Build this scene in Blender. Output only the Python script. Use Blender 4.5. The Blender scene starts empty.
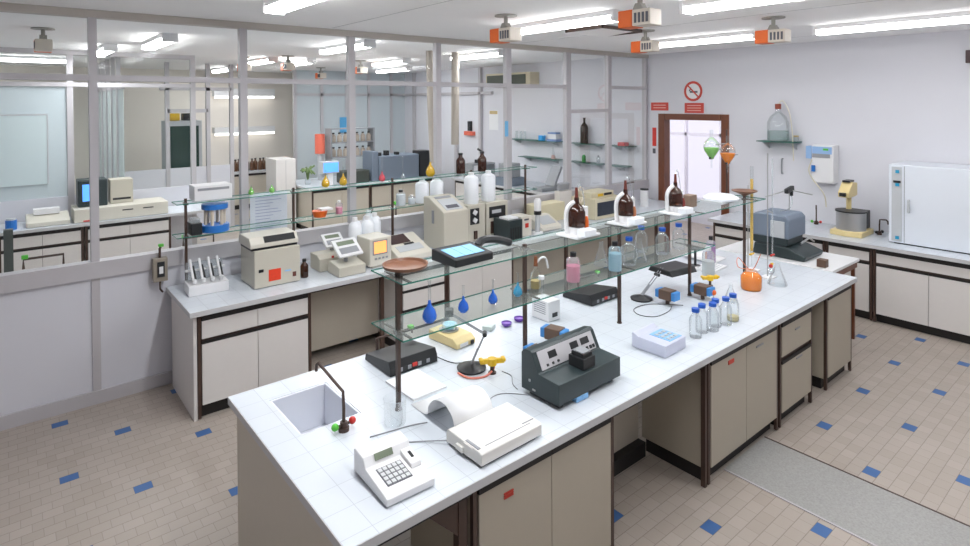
import bpy, bmesh, math, random
from mathutils import Vector, Matrix
random.seed(7)
PI = math.pi
sc = bpy.context.scene
C = sc.collection

# ------------------------------------------------------------------ camera
cd = bpy.data.cameras.new('camera'); cam = bpy.data.objects.new('camera', cd); C.objects.link(cam)
R = Vector((0.77117676, -0.63659915, -0.00528411)); F = Vector((0.63651412, 0.77117277, -0.01193026)); U = Vector((0.01166976, 0.00583693, 0.99991487))
M = Matrix((R, U, -F)).transposed().to_4x4(); M.translation = Vector((0, 0, 2.45))
cam.matrix_world = M
cd.sensor_width = 36; cd.lens = 582.47 / 970 * 36; cd.shift_y = -(273 - 109.06) / 970; cd.clip_start = .05; cd.clip_end = 100
sc.camera = cam
# ------------------------------------------------------------------ world, exposure
w = bpy.data.worlds.new('daylight'); sc.world = w; w.use_nodes = True
w.node_tree.nodes['Background'].inputs[0].default_value = (.93, .92, 1, 1)
w.node_tree.nodes['Background'].inputs[1].default_value = 1.2
sc.view_settings.view_transform = 'Standard'; sc.view_settings.look = 'None'
sc.view_settings.gamma = 1; sc.view_settings.use_curve_mapping = False
sc.view_settings.exposure = -0.05
LAMP_W = 11.0          # watts per ceiling tube fixture
LAMP_COL = (.93, .96, 1)
DIFF_E = 24.0

# ------------------------------------------------------------------ materials
def ND(t, typ, **k):
    n = t.nodes.new(typ)
    for a, b in k.items(): setattr(n, a, b)
    return n
MATS = {}
def mat(name, col, rough=.5, metal=0, noise=0, scale=8, spec=.5, emit=0, alpha=None):
    if name in MATS: return MATS[name]
    m = bpy.data.materials.new(name); m.use_nodes = True; t = m.node_tree; p = t.nodes['Principled BSDF']
    p.inputs['Base Color'].default_value = (*col, 1); p.inputs['Roughness'].default_value = rough
    p.inputs['Metallic'].default_value = metal; p.inputs['Specular IOR Level'].default_value = spec
    if noise:
        tc = ND(t, 'ShaderNodeTexCoord'); nz = ND(t, 'ShaderNodeTexNoise'); nz.inputs['Scale'].default_value = scale; nz.inputs['Detail'].default_value = 4
        mx = ND(t, 'ShaderNodeMix', data_type='RGBA')
        t.links.new(tc.outputs['Object'], nz.inputs['Vector']); t.links.new(nz.outputs['Fac'], mx.inputs[0])
        mx.inputs[6].default_value = (*[max(0, c * (1 - noise)) for c in col], 1); mx.inputs[7].default_value = (*[min(1, c * (1 + noise)) for c in col], 1)
        t.links.new(mx.outputs[2], p.inputs['Base Color'])
    if emit:
        p.inputs['Emission Color'].default_value = (*col, 1); p.inputs['Emission Strength'].default_value = emit
    MATS[name] = m; return m
def glass(name, tint=(.93, .98, .97), refl=.08, body=0, bodycol=(1, 1, 1), fk=.5, gr=.03):
    """thin clear or coloured glass: transmits a tint, reflects a little, optional cloudy body"""
    if name in MATS: return MATS[name]
    m = bpy.data.materials.new(name); m.use_nodes = True; t = m.node_tree
    t.nodes.remove(t.nodes['Principled BSDF']); out = t.nodes['Material Output']
    tr = ND(t, 'ShaderNodeBsdfTransparent'); tr.inputs[0].default_value = (*tint, 1)
    gl = ND(t, 'ShaderNodeBsdfGlossy'); gl.inputs['Roughness'].default_value = gr
    fr = ND(t, 'ShaderNodeFresnel'); fr.inputs[0].default_value = 1.35
    mu = ND(t, 'ShaderNodeMath', operation='MULTIPLY_ADD'); mu.inputs[1].default_value = fk; mu.inputs[2].default_value = refl * .3
    t.links.new(fr.outputs[0], mu.inputs[0])
    mx = ND(t, 'ShaderNodeMixShader'); t.links.new(mu.outputs[0], mx.inputs[0])
    src = tr
    if body:
        df = ND(t, 'ShaderNodeBsdfDiffuse'); df.inputs[0].default_value = (*bodycol, 1)
        m2 = ND(t, 'ShaderNodeMixShader'); m2.inputs[0].default_value = body
        t.links.new(tr.outputs[0], m2.inputs[1]); t.links.new(df.outputs[0], m2.inputs[2]); src = m2
    t.links.new(src.outputs[0], mx.inputs[1]); t.links.new(gl.outputs[0], mx.inputs[2]); t.links.new(mx.outputs[0], out.inputs[0])
    MATS[name] = m; return m

def floor_material():
    m = bpy.data.materials.new('floor_tiles'); m.use_nodes = True; t = m.node_tree; p = t.nodes['Principled BSDF']; L = t.links.new
    def math(op, a, b=None, c=None):
        n = ND(t, 'ShaderNodeMath', operation=op)
        for i, v in enumerate((a, b, c)):
            if v is None: continue
            if isinstance(v, (int, float)): n.inputs[i].default_value = v
            else: L(v, n.inputs[i])
        return n.outputs[0]
    tc = ND(t, 'ShaderNodeTexCoord'); s = ND(t, 'ShaderNodeSeparateXYZ'); L(tc.outputs['Object'], s.inputs[0])
    TX, TY = .102, .0835
    y = math('ADD', s.outputs[1], -(.908 - TY / 2) + TY * 200); r = math('FLOOR', math('DIVIDE', y, TY))
    odd = math('MODULO', r, 2)
    x = math('ADD', s.outputs[0], -(.275 - TX / 2) + TX * 160 + .0255)
    x = math('SUBTRACT', x, math('MULTIPLY', odd, TX / 2))
    c = math('FLOOR', math('DIVIDE', x, TX))
    fx = math('MODULO', x, TX); fy = math('MODULO', y, TY)
    ex = math('MINIMUM', fx, math('SUBTRACT', TX, fx)); ey = math('MINIMUM', fy, math('SUBTRACT', TY, fy))
    gr = math('MAXIMUM', math('MULTIPLY', math('LESS_THAN', ex, .0014), .75), math('LESS_THAN', ey, .002))
    # blue accents: every fifth row, every eighth tile, alternate rows shifted by four
    m5 = math('COMPARE', math('MODULO', r, 5), 0, .1)
    k = math('MODULO', math('DIVIDE', r, 5), 2)       # 0 or 1
    sh = math('MODULO', math('ADD', c, math('MULTIPLY', k, 4)), 8)
    m8 = math('COMPARE', sh, 4, .1)
    blue = math('MULTIPLY', m5, m8)
    wn = ND(t, 'ShaderNodeTexWhiteNoise', noise_dimensions='2D'); cb = ND(t, 'ShaderNodeCombineXYZ'); L(c, cb.inputs[0]); L(r, cb.inputs[1]); L(cb.outputs[0], wn.inputs['Vector'])
    nz = ND(t, 'ShaderNodeTexNoise'); nz.inputs['Scale'].default_value = 1.1; nz.inputs['Detail'].default_value = 6; L(tc.outputs['Object'], nz.inputs['Vector'])
    mixv = math('ADD', math('MULTIPLY', wn.outputs[0], .35), math('MULTIPLY', nz.outputs[0], .75))
    ramp = ND(t, 'ShaderNodeMix', data_type='RGBA'); L(mixv, ramp.inputs[0]); ramp.inputs[6].default_value = (.34, .288, .24, 1); ramp.inputs[7].default_value = (.46, .405, .36, 1)
    a = ND(t, 'ShaderNodeMix', data_type='RGBA'); L(blue, a.inputs[0]); L(ramp.outputs[2], a.inputs[6]); a.inputs[7].default_value = (.045, .13, .33, 1)
    g = ND(t, 'ShaderNodeMix', data_type='RGBA'); L(math('MULTIPLY', gr, .55), g.inputs[0]); L(a.outputs[2], g.inputs[6]); g.inputs[7].default_value = (.12, .10, .08, 1)
    L(g.outputs[2], p.inputs['Base Color']); p.inputs['Roughness'].default_value = .45
    bp = ND(t, 'ShaderNodeBump'); bp.inputs['Strength'].default_value = .15; bp.inputs['Distance'].default_value = .003; L(math('SUBTRACT', 1, gr), bp.inputs['Height']); L(bp.outputs[0], p.inputs['Normal'])
    return m
def worktop_material():
    m = bpy.data.materials.new('white_tiled_worktop'); m.use_nodes = True; t = m.node_tree; p = t.nodes['Principled BSDF']; L = t.links.new
    tc = ND(t, 'ShaderNodeTexCoord'); br = ND(t, 'ShaderNodeTexBrick'); L(tc.outputs['Object'], br.inputs['Vector'])
    br.offset = 0; br.inputs['Scale'].default_value = 1; br.inputs['Brick Width'].default_value = .15; br.inputs['Row Height'].default_value = .15
    br.inputs['Mortar Size'].default_value = .0016; br.inputs['Mortar Smooth'].default_value = .3
    br.inputs['Color1'].default_value = (.665, .705, .755, 1); br.inputs['Color2'].default_value = (.64, .68, .735, 1); br.inputs['Mortar'].default_value = (.50, .53, .58, 1)
    L(br.outputs['Color'], p.inputs['Base Color']); p.inputs['Roughness'].default_value = .22
    return m
W_ = mat('white_wall', (.70, .70, .745), .85, noise=.02, scale=3)
CEIL = mat('ceiling_white', (.93, .92, .92), .9, noise=.015, scale=2)
FL = floor_material(); TOP = worktop_material()
EDGE = mat('worktop_edge', (.55, .55, .56), .5, noise=.03)
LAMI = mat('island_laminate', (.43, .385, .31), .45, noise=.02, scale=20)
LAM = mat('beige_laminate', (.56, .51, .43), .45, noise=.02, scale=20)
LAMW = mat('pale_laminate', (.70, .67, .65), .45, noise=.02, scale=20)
BRN = mat('brown_frame_metal', (.062, .034, .025), .45, noise=.1)
BLK = mat('black_recess', (.012, .010, .010), .6, noise=.05)
ALU = mat('grey_aluminium', (.52, .50, .52), .5, metal=.1, noise=.03, scale=4)
ALUD = mat('grey_beige_beam', (.50, .46, .42), .6, noise=.04, scale=4)
PANEL = mat('pale_panel', (.66, .66, .71), .55, noise=.02, scale=3)
PANE = glass('window_glass', (.985, .995, .992), .0, fk=.22)
SHG = glass('shelf_glass', (.955, .98, .972), .0, .04, (.7, .82, .80), fk=.12, gr=.35)
SHE = glass('shelf_edge_glass', (.10, .42, .34), .2, .55, (.05, .26, .20))
CLR = glass('clear_glass', (.96, .975, .98), .1, .035, (.9, .93, .95))
CLR2 = glass('cloudy_plastic', (.92, .95, .96), .1, .22, (.85, .88, .9))
WHT = mat('white_plastic', (.78, .78, .79), .4, noise=.015)
MILK = mat('milky_plastic', (.86, .89, .93), .35, noise=.02)
IVO = mat('ivory_plastic', (.66, .63, .55), .45, noise=.02)
IVOD = mat('beige_paint', (.55, .52, .44), .45, noise=.02)
TEAL = mat('dark_slate_paint', (.024, .038, .041), .4, noise=.06)
BLKP = mat('black_plastic', (.015, .016, .018), .4, noise=.05)
GRYP = mat('grey_plastic', (.30, .31, .33), .5, noise=.03)
SILV = mat('silver_panel', (.55, .54, .56), .4, metal=.2, noise=.03)
STEEL = mat('steel', (.5, .5, .5), .3, metal=.8, noise=.05)
BLU = mat('blue_plastic', (.02, .17, .55), .4, noise=.05)
BLUC = mat('blue_cap', (.015, .10, .50), .4, noise=.05)
LBL = mat('light_blue_print', (.25, .50, .80), .5, noise=.1, scale=40)
YEL = mat('yellow_plastic', (.80, .50, .02), .4, noise=.05)
CRM = mat('cream_enamel', (.74, .60, .30), .4, noise=.04)
RED = mat('red_plastic', (.60, .03, .02), .4, noise=.05)
REDS = mat('red_sign', (.58, .06, .04), .5, noise=.04)
GRN = mat('green_plastic', (.10, .50, .05), .4, noise=.05)
ORG = mat('orange_paint', (.75, .13, .01), .5, noise=.05)
WOOD = mat('brown_door_frame', (.16, .050, .022), .4, noise=.15, scale=12)
PAPER = mat('white_paper', (.84, .84, .85), .8, noise=.01)
INK = mat('dark_print', (.10, .10, .12), .6, noise=.1)
AMB = glass('amber_glass', (.25, .06, .01), .2, .6, (.055, .012, .003))
DRK = mat('dark_liquid', (.015, .006, .004), .2, noise=.05)
LCD = mat('lcd_green', (.20, .24, .17), .3, noise=.05)
KEY = mat('grey_keys', (.60, .61, .62), .5, noise=.04)
COPR = mat('brown_dish', (.17, .07, .035), .35, noise=.12)
SCRN = mat('amber_screen', (1, .42, .13), .4, emit=.9)
SCRB = mat('blue_screen', (.10, .35, .95), .4, emit=1.0)
SOCK = mat('socket_brown', (.13, .075, .05), .5, noise=.1)
GREYB = mat('pale_grey_paint', (.50, .52, .54), .5, noise=.03)
BGREY = mat('blue_grey_paint', (.17, .21, .27), .5, noise=.05)
LILAC = mat('lilac_plastic', (.58, .60, .72), .4, noise=.02)
TERR = mat('speckled_terrazzo', (.34, .335, .32), .6, noise=.30, scale=90)
def liq(name, c, b=.6): return mat(name, c, .25, spec=.3, noise=.04)
LQB = liq('blue_liquid', (.0, .17, .85), .75); LQC = liq('cyan_liquid', (.02, .35, .60), .7); LQP = liq('pink_liquid', (.90, .20, .35), .75)
LQY = liq('yellow_liquid', (.85, .52, .0), .8); LQO = liq('orange_liquid', (1, .27, .0), .85); LQG = liq('green_liquid', (.30, .72, .15), .6)
LQR = liq('red_liquid', (.80, .08, .12), .7); LQL = liq('pale_blue_liquid', (.35, .65, .78), .6); LQV = liq('violet_liquid', (.45, .10, .55), .7)

# ------------------------------------------------------------------ mesh helpers
class B:
    def __init__(s): s.b = bmesh.new(); s.m = 0
    def face(s, vs):
        try: f = s.b.faces.new(vs); f.material_index = s.m; return f
        except ValueError: return None
    def bx(s, x0, x1, y0, y1, z0, z1, rot=None):
        v = [Vector((x, y, z)) for z in (z0, z1) for y in (y0, y1) for x in (x0, x1)]
        if rot: v = [rot @ p for p in v]
        v = [s.b.verts.new(p) for p in v]
        for q in ((0, 2, 3, 1), (4, 5, 7, 6), (0, 1, 5, 4), (2, 6, 7, 3), (0, 4, 6, 2), (1, 3, 7, 5)): s.face([v[i] for i in q])
        return s
    def cb(s, cx, cy, cz, sx, sy, sz, rx=0, ry=0, rz=0):
        m = Matrix.Translation((cx, cy, cz)) @ Matrix.Rotation(rz, 4, 'Z') @ Matrix.Rotation(ry, 4, 'Y') @ Matrix.Rotation(rx, 4, 'X')
        return s.bx(-sx / 2, sx / 2, -sy / 2, sy / 2, -sz / 2, sz / 2, m)
    def prism(s, pts, a, b, axis='x'):
        """profile (u,v) extruded along axis: x -> (y,z), y -> (x,z), z -> (x,y)"""
        f = {'x': lambda t, u, v: (t, u, v), 'y': lambda t, u, v: (u, t, v), 'z': lambda t, u, v: (u, v, t)}[axis]
        A = [s.b.verts.new(f(a, *p)) for p in pts]; Z = [s.b.verts.new(f(b, *p)) for p in pts]; n = len(pts)
        s.face(A[::-1]); s.face(Z)
        for i in range(n): s.face([A[i], A[(i + 1) % n], Z[(i + 1) % n], Z[i]])
        return s
    def lathe(s, pts, x=0, y=0, seg=20, cap=True):
        rings = []
        for r, z in pts:
            rings.append([s.b.verts.new((x + max(r, 1e-4) * math.cos(2 * PI * i / seg), y + max(r, 1e-4) * math.sin(2 * PI * i / seg), z)) for i in range(seg)])
        for a, b in zip(rings, rings[1:]):
            for i in range(seg): s.face([a[i], a[(i + 1) % seg], b[(i + 1) % seg], b[i]])
        if cap: s.face(rings[0][::-1]); s.face(rings[-1])
        return s
    def cyl(s, x, y, z0, z1, r, r2=None, seg=16): return s.lathe([(r, z0), (r if r2 is None else r2, z1)], x, y, seg)
    def tube(s, pts, r, seg=8, closed=False):
        pts = [Vector(p) for p in pts]; rings = []; n = len(pts); up0 = None
        for i, p in enumerate(pts):
            if closed: d = pts[(i + 1) % n] - pts[i - 1]
            else: d = pts[min(i + 1, n - 1)] - pts[max(i - 1, 0)]
            d.normalize()
            ref = Vector((0, 0, 1)) if abs(d.z) < .95 else Vector((1, 0, 0))
            if up0 is not None:
                a = (up0 - d * up0.dot(d))
                a = a.normalized() if a.length > 1e-3 else d.cross(ref).normalized()
            else: a = d.cross(ref).normalized()
            up0 = a; b = d.cross(a)
            rings.append([s.b.verts.new(p + (a * math.cos(2 * PI * k / seg) + b * math.sin(2 * PI * k / seg)) * r) for k in range(seg)])
        pairs = list(zip(rings, rings[1:])) + ([(rings[-1], rings[0])] if closed else [])
        for A, Z in pairs:
            for k in range(seg): s.face([A[k], A[(k + 1) % seg], Z[(k + 1) % seg], Z[k]])
        if not closed: s.face(rings[0][::-1]); s.face(rings[-1])
        return s
    def sph(s, x, y, z, r, seg=14, sz=1):
        n = 8; return s.lathe([(r * math.sin(PI * i / n), z - r * sz * math.cos(PI * i / n)) for i in range(n + 1)], x, y, seg, False)
    def quad(s, *p): s.face([s.b.verts.new(q) for q in p]); return s
def cr(pts, n=6):
    """smooth curve through points"""
    P = [Vector(p) for p in pts]; out = []
    for i in range(len(P) - 1):
        p0, p1, p2, p3 = P[max(i - 1, 0)], P[i], P[i + 1], P[min(i + 2, len(P) - 1)]
        for k in range(n):
            t = k / n; out.append(.5 * ((2 * p1) + (p2 - p0) * t + (2 * p0 - 5 * p1 + 4 * p2 - p3) * t * t + (3 * p1 - p0 - 3 * p2 + p3) * t ** 3))
    out.append(P[-1]); return out
def part(name, b, m, parent=None, smooth=False, bevel=0, label=None):
    me = bpy.data.meshes.new(name)
    bmesh.ops.recalc_face_normals(b.b, faces=b.b.faces[:]) if b.b.faces else None
    b.b.to_mesh(me); b.b.free()
    for x in (m if isinstance(m, (list, tuple)) else [m]): me.materials.append(x)
    o = bpy.data.objects.new(name, me); C.objects.link(o)
    if smooth:
        for p in me.polygons: p.use_smooth = True
        try: me.set_sharp_from_angle(angle=math.radians(40))
        except Exception: pass
    if bevel:
        k = o.modifiers.new('bevel', 'BEVEL'); k.width = bevel; k.segments = 2; k.limit_method = 'ANGLE'
    if parent is not None: o.parent = parent
    if label: o['label'] = label
    return o
def tag(o, label, cat, group=None, loc=None, rz=0):
    o['label'] = label; o['category'] = cat
    if group: o['group'] = group
    if loc is not None: o.location = loc; o.rotation_euler[2] = rz
    return o
def thing(name, label, cat, loc=(0, 0, 0), rz=0, group=None):
    o = bpy.data.objects.new(name, None); C.objects.link(o); o.empty_display_size = .05
    return tag(o, label, cat, group, loc, rz)
def struct(name, b, m):
    o = part(name, b, m); o['kind'] = 'structure'; return o
def dup(root, loc, rz, label, group=None):
    def cp(o, par=None):
        c = o.copy(); C.objects.link(c)
        if par is not None: c.parent = par
        for ch in kids(o): cp(ch, c)
        return c
    r = cp(root); r.location = loc; r.rotation_euler[2] = rz; r['label'] = label
    if group: r['group'] = group
    elif 'group' in r: del r['group']
    return r
def kids(o): return [c for c in C.objects if c.parent == o]
H = .86            # bench height
S1, S2 = 1.285, 1.565   # island shelf tops
YP = 5.68          # partition plane
XW = 8.167         # door wall
ZC = 3.217         # ceiling

# ------------------------------------------------------------------ room shell
struct('floor', B().bx(-2.2, 10.9, -2.2, 14.7, -.1, 0), FL)
struct('ceiling', B().bx(-2.2, XW + .12, -2.2, 14.7, ZC, ZC + .1), CEIL)
b = B().bx(XW, XW + .12, -2.2, 4.40, 0, ZC).bx(XW, XW + .12, 4.40, 5.37, 2.17, ZC).bx(XW, XW + .12, 5.37, 14.7, 0, ZC)
struct('wall_right', b, W_)
struct('wall_front', B().bx(-2.2, XW, -2.2, -2.08, 0, ZC), W_)
struct('wall_left', B().bx(-2.2, -2.08, -2.08, 14.58, 0, ZC), W_)
struct('wall_back', B().bx(-2.08, XW, 14.58, 14.7, 0, ZC), mat('beige_wall', (.78, .73, .67), .85, noise=.02))
# terrazzo strip let into the floor with dark metal edges
b = B().bx(3.665, 4.235, -2.0, 1.96, .0005, .004); struct('trim_1', b, TERR)
b = B().bx(3.655, 3.667, -2.0, 1.96, .0005, .006); struct('trim_2', b, ALU)
b = B().bx(4.233, 4.245, -2.0, 1.96, .0005, .006); struct('trim_3', b, BRN)
# ceiling panel joints
for i, (a, c) in enumerate(((2.6, 0), (5.2, 0), (7.4, 0))):
    struct('trim_%d' % (4 + i), B().bx(a - .004, a + .004, -2.05, 5.6, ZC - .002, ZC + .001), mat('ceiling_joint', (.55, .55, .55), .9))
# partition: posts, transoms, panels and panes
MX = [-2.05, -.62, .56, 1.745, 2.86, 3.98, 5.10, 6.25, 7.18, 8.13]
MW = [.06, .06, .058, .066, .072, .07, .085, .10, .08, .06]
n = 7
for x, wd in zip(MX, MW):
    struct('trim_%d' % n, B().bx(x - wd / 2, x + wd / 2, YP, YP + .07, .0, ZC), ALU); n += 1
struct('trim_%d' % n, B().bx(-2.08, XW, YP - .012, YP + .085, 3.155, ZC - .001), ALUD); n += 1
struct('trim_%d' % n, B().bx(-2.08, XW, YP - .02, YP + .09, 1.03, 1.165), ALU); n += 1
struct('baseboard_left', B().bx(-2.08, XW, YP - .012, YP + .03, .001, .107), ALU)
struct('wall_partition', B().bx(-2.08, XW, YP + .012, YP + .05, .10, 1.04), PANEL)
wn = 1
for i in range(len(MX) - 1):
    x0, x1 = MX[i] + MW[i] / 2, MX[i + 1] - MW[i + 1] / 2
    zt = {7: 2.31}.get(i, 2.665)
    struct('trim_%d' % n, B().bx(x0, x1, YP + .005, YP + .065, zt - .025, zt + .025), ALU); n += 1
    struct('window_%d' % wn, B().bx(x0, x1, YP + .03, YP + .036, 1.165, zt - .025), PANE); wn += 1
    struct('window_%d' % wn, B().bx(x0, x1, YP + .03, YP + .036, zt + .025, 3.155), PANE); wn += 1
# extra posts beyond the main ones
for x, wd in ((5.72, .05),):
    pass
# doorway
b = B().bx(XW - .02, XW + .14, 4.29, 4.405, 0, 2.25).bx(XW - .02, XW + .14, 5.365, 5.475, 0, 2.25).bx(XW - .02, XW + .14, 4.415, 5.355, 2.155, 2.25)
struct('door_1', b, WOOD)
# corridor beyond the doorway, with tall daylight windows
struct('wall_corridor_left', B().bx(XW + .12, 10.7, 7.6, 7.7, 0, 3.0), W_)
struct('wall_corridor_right', B().bx(XW + .12, 10.7, 3.4, 3.5, 0, 3.0), W_)
struct('ceiling_corridor', B().bx(XW + .12, 10.9, 3.4, 7.7, 2.9, 3.0), CEIL)
struct('wall_corridor_end', B().bx(10.7, 10.8, 3.4, 7.7, 0, .5).bx(10.7, 10.8, 3.4, 7.7, 2.7, 2.9), W_)
fr = mat('pale_window_frame', (.80, .77, .84), .5)
for y in (3.6, 4.35, 5.08, 5.8, 6.55, 7.3):
    struct('trim_%d' % n, B().bx(10.70, 10.76, y - .022, y + .022, .5, 2.7), fr); n += 1
struct('trim_%d' % n, B().bx(10.70, 10.76, 3.5, 7.6, 1.75, 1.81), fr); n += 1
struct('window_%d' % wn, B().bx(10.72, 10.73, 3.5, 7.6, .5, 2.7), glass('frosted_glass', (.95, .94, .97), .0, .1, (.9, .88, .95), fk=.2)); wn += 1

# ------------------------------------------------------------------ other room: inner partition, far glazing
for i, (x, wd) in enumerate(((-1.6, .06), (.72, .075), (2.32, .07))):
    struct('trim_%d' % n, B().bx(x - wd / 2, x + wd / 2, 10.1, 10.17, 0, ZC), ALU); n += 1
struct('trim_%d' % n, B().bx(-2.08, 2.32, 10.09, 10.18, 2.70, 2.76), ALU); n += 1
struct('trim_%d' % n, B().bx(-2.08, 2.32, 10.09, 10.18, 3.15, ZC), ALU); n += 1
struct('wall_inner', B().bx(-2.08, 2.32, 10.11, 10.16, 0, 1.15), PANEL)
struct('window_%d' % wn, B().bx(-2.08, .68, 10.13, 10.136, 1.15, 2.70), glass('bluish_glass', (.9, .95, .97), .0, .5, (.78, .86, .90), fk=.1)); wn += 1
struct('window_%d' % wn, B().bx(.76, 2.28, 10.13, 10.136, 1.15, 2.70), PANE); wn += 1
struct('window_%d' % wn, B().bx(-2.08, 2.28, 10.13, 10.136, 2.76, 3.15), PANE); wn += 1
# glazed screen running back from the inner partition and framed service hatch
for y in (10.7, 11.3, 11.9, 12.5, 13.1, 13.7, 14.3):
    struct('trim_%d' % n, B().bx(1.35, 1.41, y - .03, y + .03, 0, ZC), ALU); n += 1
struct('trim_%d' % n, B().bx(1.36, 1.40, 10.17, 14.58, 2.68, 2.74), ALU); n += 1
struct('window_%d' % wn, B().bx(1.375, 1.381, 10.17, 14.58, .1, 2.68), glass('pale_glass', (.9, .96, .96), .0, .5, (.80, .86, .86), fk=.1)); wn += 1
for x in (2.32, 3.02, 3.45):
    struct('trim_%d' % n, B().bx(x - .035, x + .035, 12.0, 12.07, 0, ZC), ALU); n += 1
struct('trim_%d' % n, B().bx(2.32, 3.02, 12.0, 12.07, 2.28, 2.35), ALU); n += 1
struct('trim_%d' % n, B().bx(2.2, 3.45, 12.0, 12.07, 2.70, 2.76), ALU); n += 1
struct('wall_service', B().bx(1.42, 3.45, 12.02, 12.05, 0, 1.25), PANEL)
# tall glazed screen at the far right of the other room
gx = [5.2, 5.85, 6.5, 7.1, 7.75]
GP = glass('cool_pane', (.9, .95, .98), .0, .6, (.82, .89, .93), fk=.1)
for x in gx:
    struct('trim_%d' % n, B().bx(x - .035, x + .035, 13.2, 13.27, 0, ZC), ALU); n += 1
struct('trim_%d' % n, B().bx(5.2, XW, 13.2, 13.27, 2.62, 2.68), ALU); n += 1
struct('window_%d' % wn, B().bx(5.2, XW, 13.23, 13.236, .1, 2.62), GP); wn += 1
struct('window_%d' % wn, B().bx(5.2, XW, 13.23, 13.236, 2.68, ZC), GP); wn += 1
for y in (10.0, 10.9, 11.8, 12.7):
    struct('trim_%d' % n, B().bx(8.09, 8.16, y - .035, y + .035, 0, ZC), ALU); n += 1
struct('trim_%d' % n, B().bx(8.09, 8.16, 9.6, 13.2, 2.62, 2.68), ALU); n += 1

# ------------------------------------------------------------------ ceiling lights
def fixture(x, y0, y1, label, group='ceiling tube lights', along='y', on=1.0):
    L = y1 - y0
    t = thing('ceiling_light', label, 'ceiling light', (x, (y0 + y1) / 2, ZC), 0 if along == 'y' else PI / 2, group)
    part('housing', B().prism([(-.075, 0), (-.07, -.045), (.07, -.045), (.075, 0)], -L / 2, L / 2, 'y'), WHT, t)
    part('diffuser', B().prism([(-.066, -.046), (-.066, -.075), (-.05, -.092), (.05, -.092), (.066, -.075), (.066, -.046)], -L / 2 + .02, L / 2 - .02, 'y'), mat('lamp_diffuser_dim', (1, 1, 1), .4, emit=DIFF_E * .6) if x > 6 and y0 < 5 else mat('lamp_diffuser', (1, 1, 1), .4, emit=DIFF_E), t)
    part('end_cap', B().bx(-.078, .078, -L / 2 - .012, -L / 2 + .02, -.095, -.0), WHT, t)
    part('end_cap', B().bx(-.078, .078, L / 2 - .02, L / 2 + .012, -.095, -.0), WHT, t)
    ld = bpy.data.lights.new('tube_light', 'AREA'); ld.shape = 'RECTANGLE'; ld.size = .12; ld.size_y = L - .05; ld.energy = LAMP_W * (on if on != 1 else (1.25 if y0 > 5.7 and x < 8 else 1.28 if x < 2 else .6 if x > 6 and y0 < 5 else .85)); ld.color = LAMP_COL
    lo = bpy.data.objects.new('tube_light', ld); C.objects.link(lo); lo.parent = t; lo.location = (0, 0, -.094)
fixture(1.58, 3.15, 4.42, 'ceiling tube light at the upper left in front of the partition, nearest the camera')
fixture(3.98, 3.06, 4.38, 'ceiling tube light between the two nearest orange-ended heaters, left row')
fixture(4.09, 1.20, 2.50, 'ceiling tube light cut by the top edge, centre right')
fixture(6.36, 3.02, 4.30, 'ceiling tube light ending at the rightmost orange-ended unit, near the door wall')
fixture(6.50, 1.15, 2.47, 'rightmost ceiling tube light, reaching the right edge')
for x, y0 in ((1.58, 1.7), (1.58, .2), (4.09, -.3), (6.5, -.35)):  # unseen fixtures outside the view, added for the light they give
    fixture(x, y0, y0 + 1.3, 'added ceiling tube light overhead, above the frame, ' + {(1.58, 1.7): 'over the sink', (1.58, .2): 'over the camera', (4.09, -.3): 'right of the camera', (6.5, -.35): 'far right of the camera'}[(x, y0)], 'added ceiling lights towards the camera side')
fixture(1.40, 7.07, 8.30, 'ceiling tube light in the other room, seen beyond the second glass pane from the left', 'other room ceiling lights')
fixture(1.05, 8.75, 9.95, 'short looking ceiling light in the other room next to the grey post', 'other room ceiling lights')
fixture(3.43, 6.35, 7.66, 'ceiling tube light in the other room, crossed by the third tall post', 'other room ceiling lights')
fixture(3.40, 9.55, 10.6, 'ceiling tube light in the other room above the beige wall', 'other room ceiling lights')
fixture(4.05, 9.55, 10.6, 'ceiling tube light in the other room beneath an orange-ended unit', 'other room ceiling lights')
fixture(5.62, 6.40, 7.60, 'ceiling tube light in the other room left of the wall air conditioner', 'other room ceiling lights')
fixture(5.35, 8.60, 9.70, 'ceiling tube light in the other room behind the slanting grey pipe', 'other room ceiling lights')
fixture(-.35, 10.55, 13.0, 'long ceiling light behind the inner partition at far left', 'other room ceiling lights', along='x')
fixture(3.6, 12.5, 13.7, 'added ceiling tube light far back by the beige wall', 'other room ceiling lights')  # extra lamp added to brighten the back of the other room
fixture(6.6, 10.5, 11.8, 'added ceiling tube light far back before the glazed screen', 'other room ceiling lights')  # extra lamp added to brighten the glazed screen

t_ = len(C.objects)
for y_, l_ in ((4.6, 'added corridor ceiling light just beyond the doorway'), (6.2, 'added corridor ceiling light farther left beyond the doorway')):  # unseen fixtures put in to brighten the corridor
    fixture(9.4, y_, y_ + 1.2, l_, 'added corridor ceiling lights')
    o_ = [o for o in C.objects if o.get('label') == l_][0]; o_.location.z = 2.9
# orange and white ceiling units on short brackets
def heater(x, y, label, s=1.0):
    t = thing('ceiling_unit', label, 'ceiling unit', (x, y, ZC), 0, 'orange-ended ceiling units')
    part('bracket', B().cyl(0, 0, -.012, 0, .10).cyl(0, 0, -.09, 0, .018).prism([(-.05, -.125), (.05, -.125), (.02, -.07), (-.02, -.07)], -.03, .03, 'x'), mat('bracket_grey', (.33, .32, .29), .5), t)
    part('body', B().bx(-.07, .07, -.13, .02, -.235, -.12), mat('unit_ivory', (.66, .60, .52), .5), t, bevel=.006)
    part('end_box', B().bx(-.072, .072, .02, .14, -.238, -.117), ORG, t, bevel=.006, label='orange end box')
    g = B()
    for i in range(4): g.bx(-.076, -.070, -.115 + i * .032, -.098 + i * .032, -.215, -.145)
    part('grille', g, INK, t)
    return t
h0 = heater(3.43, 3.86, 'orange-ended ceiling unit nearest the glass partition, left row')
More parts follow.
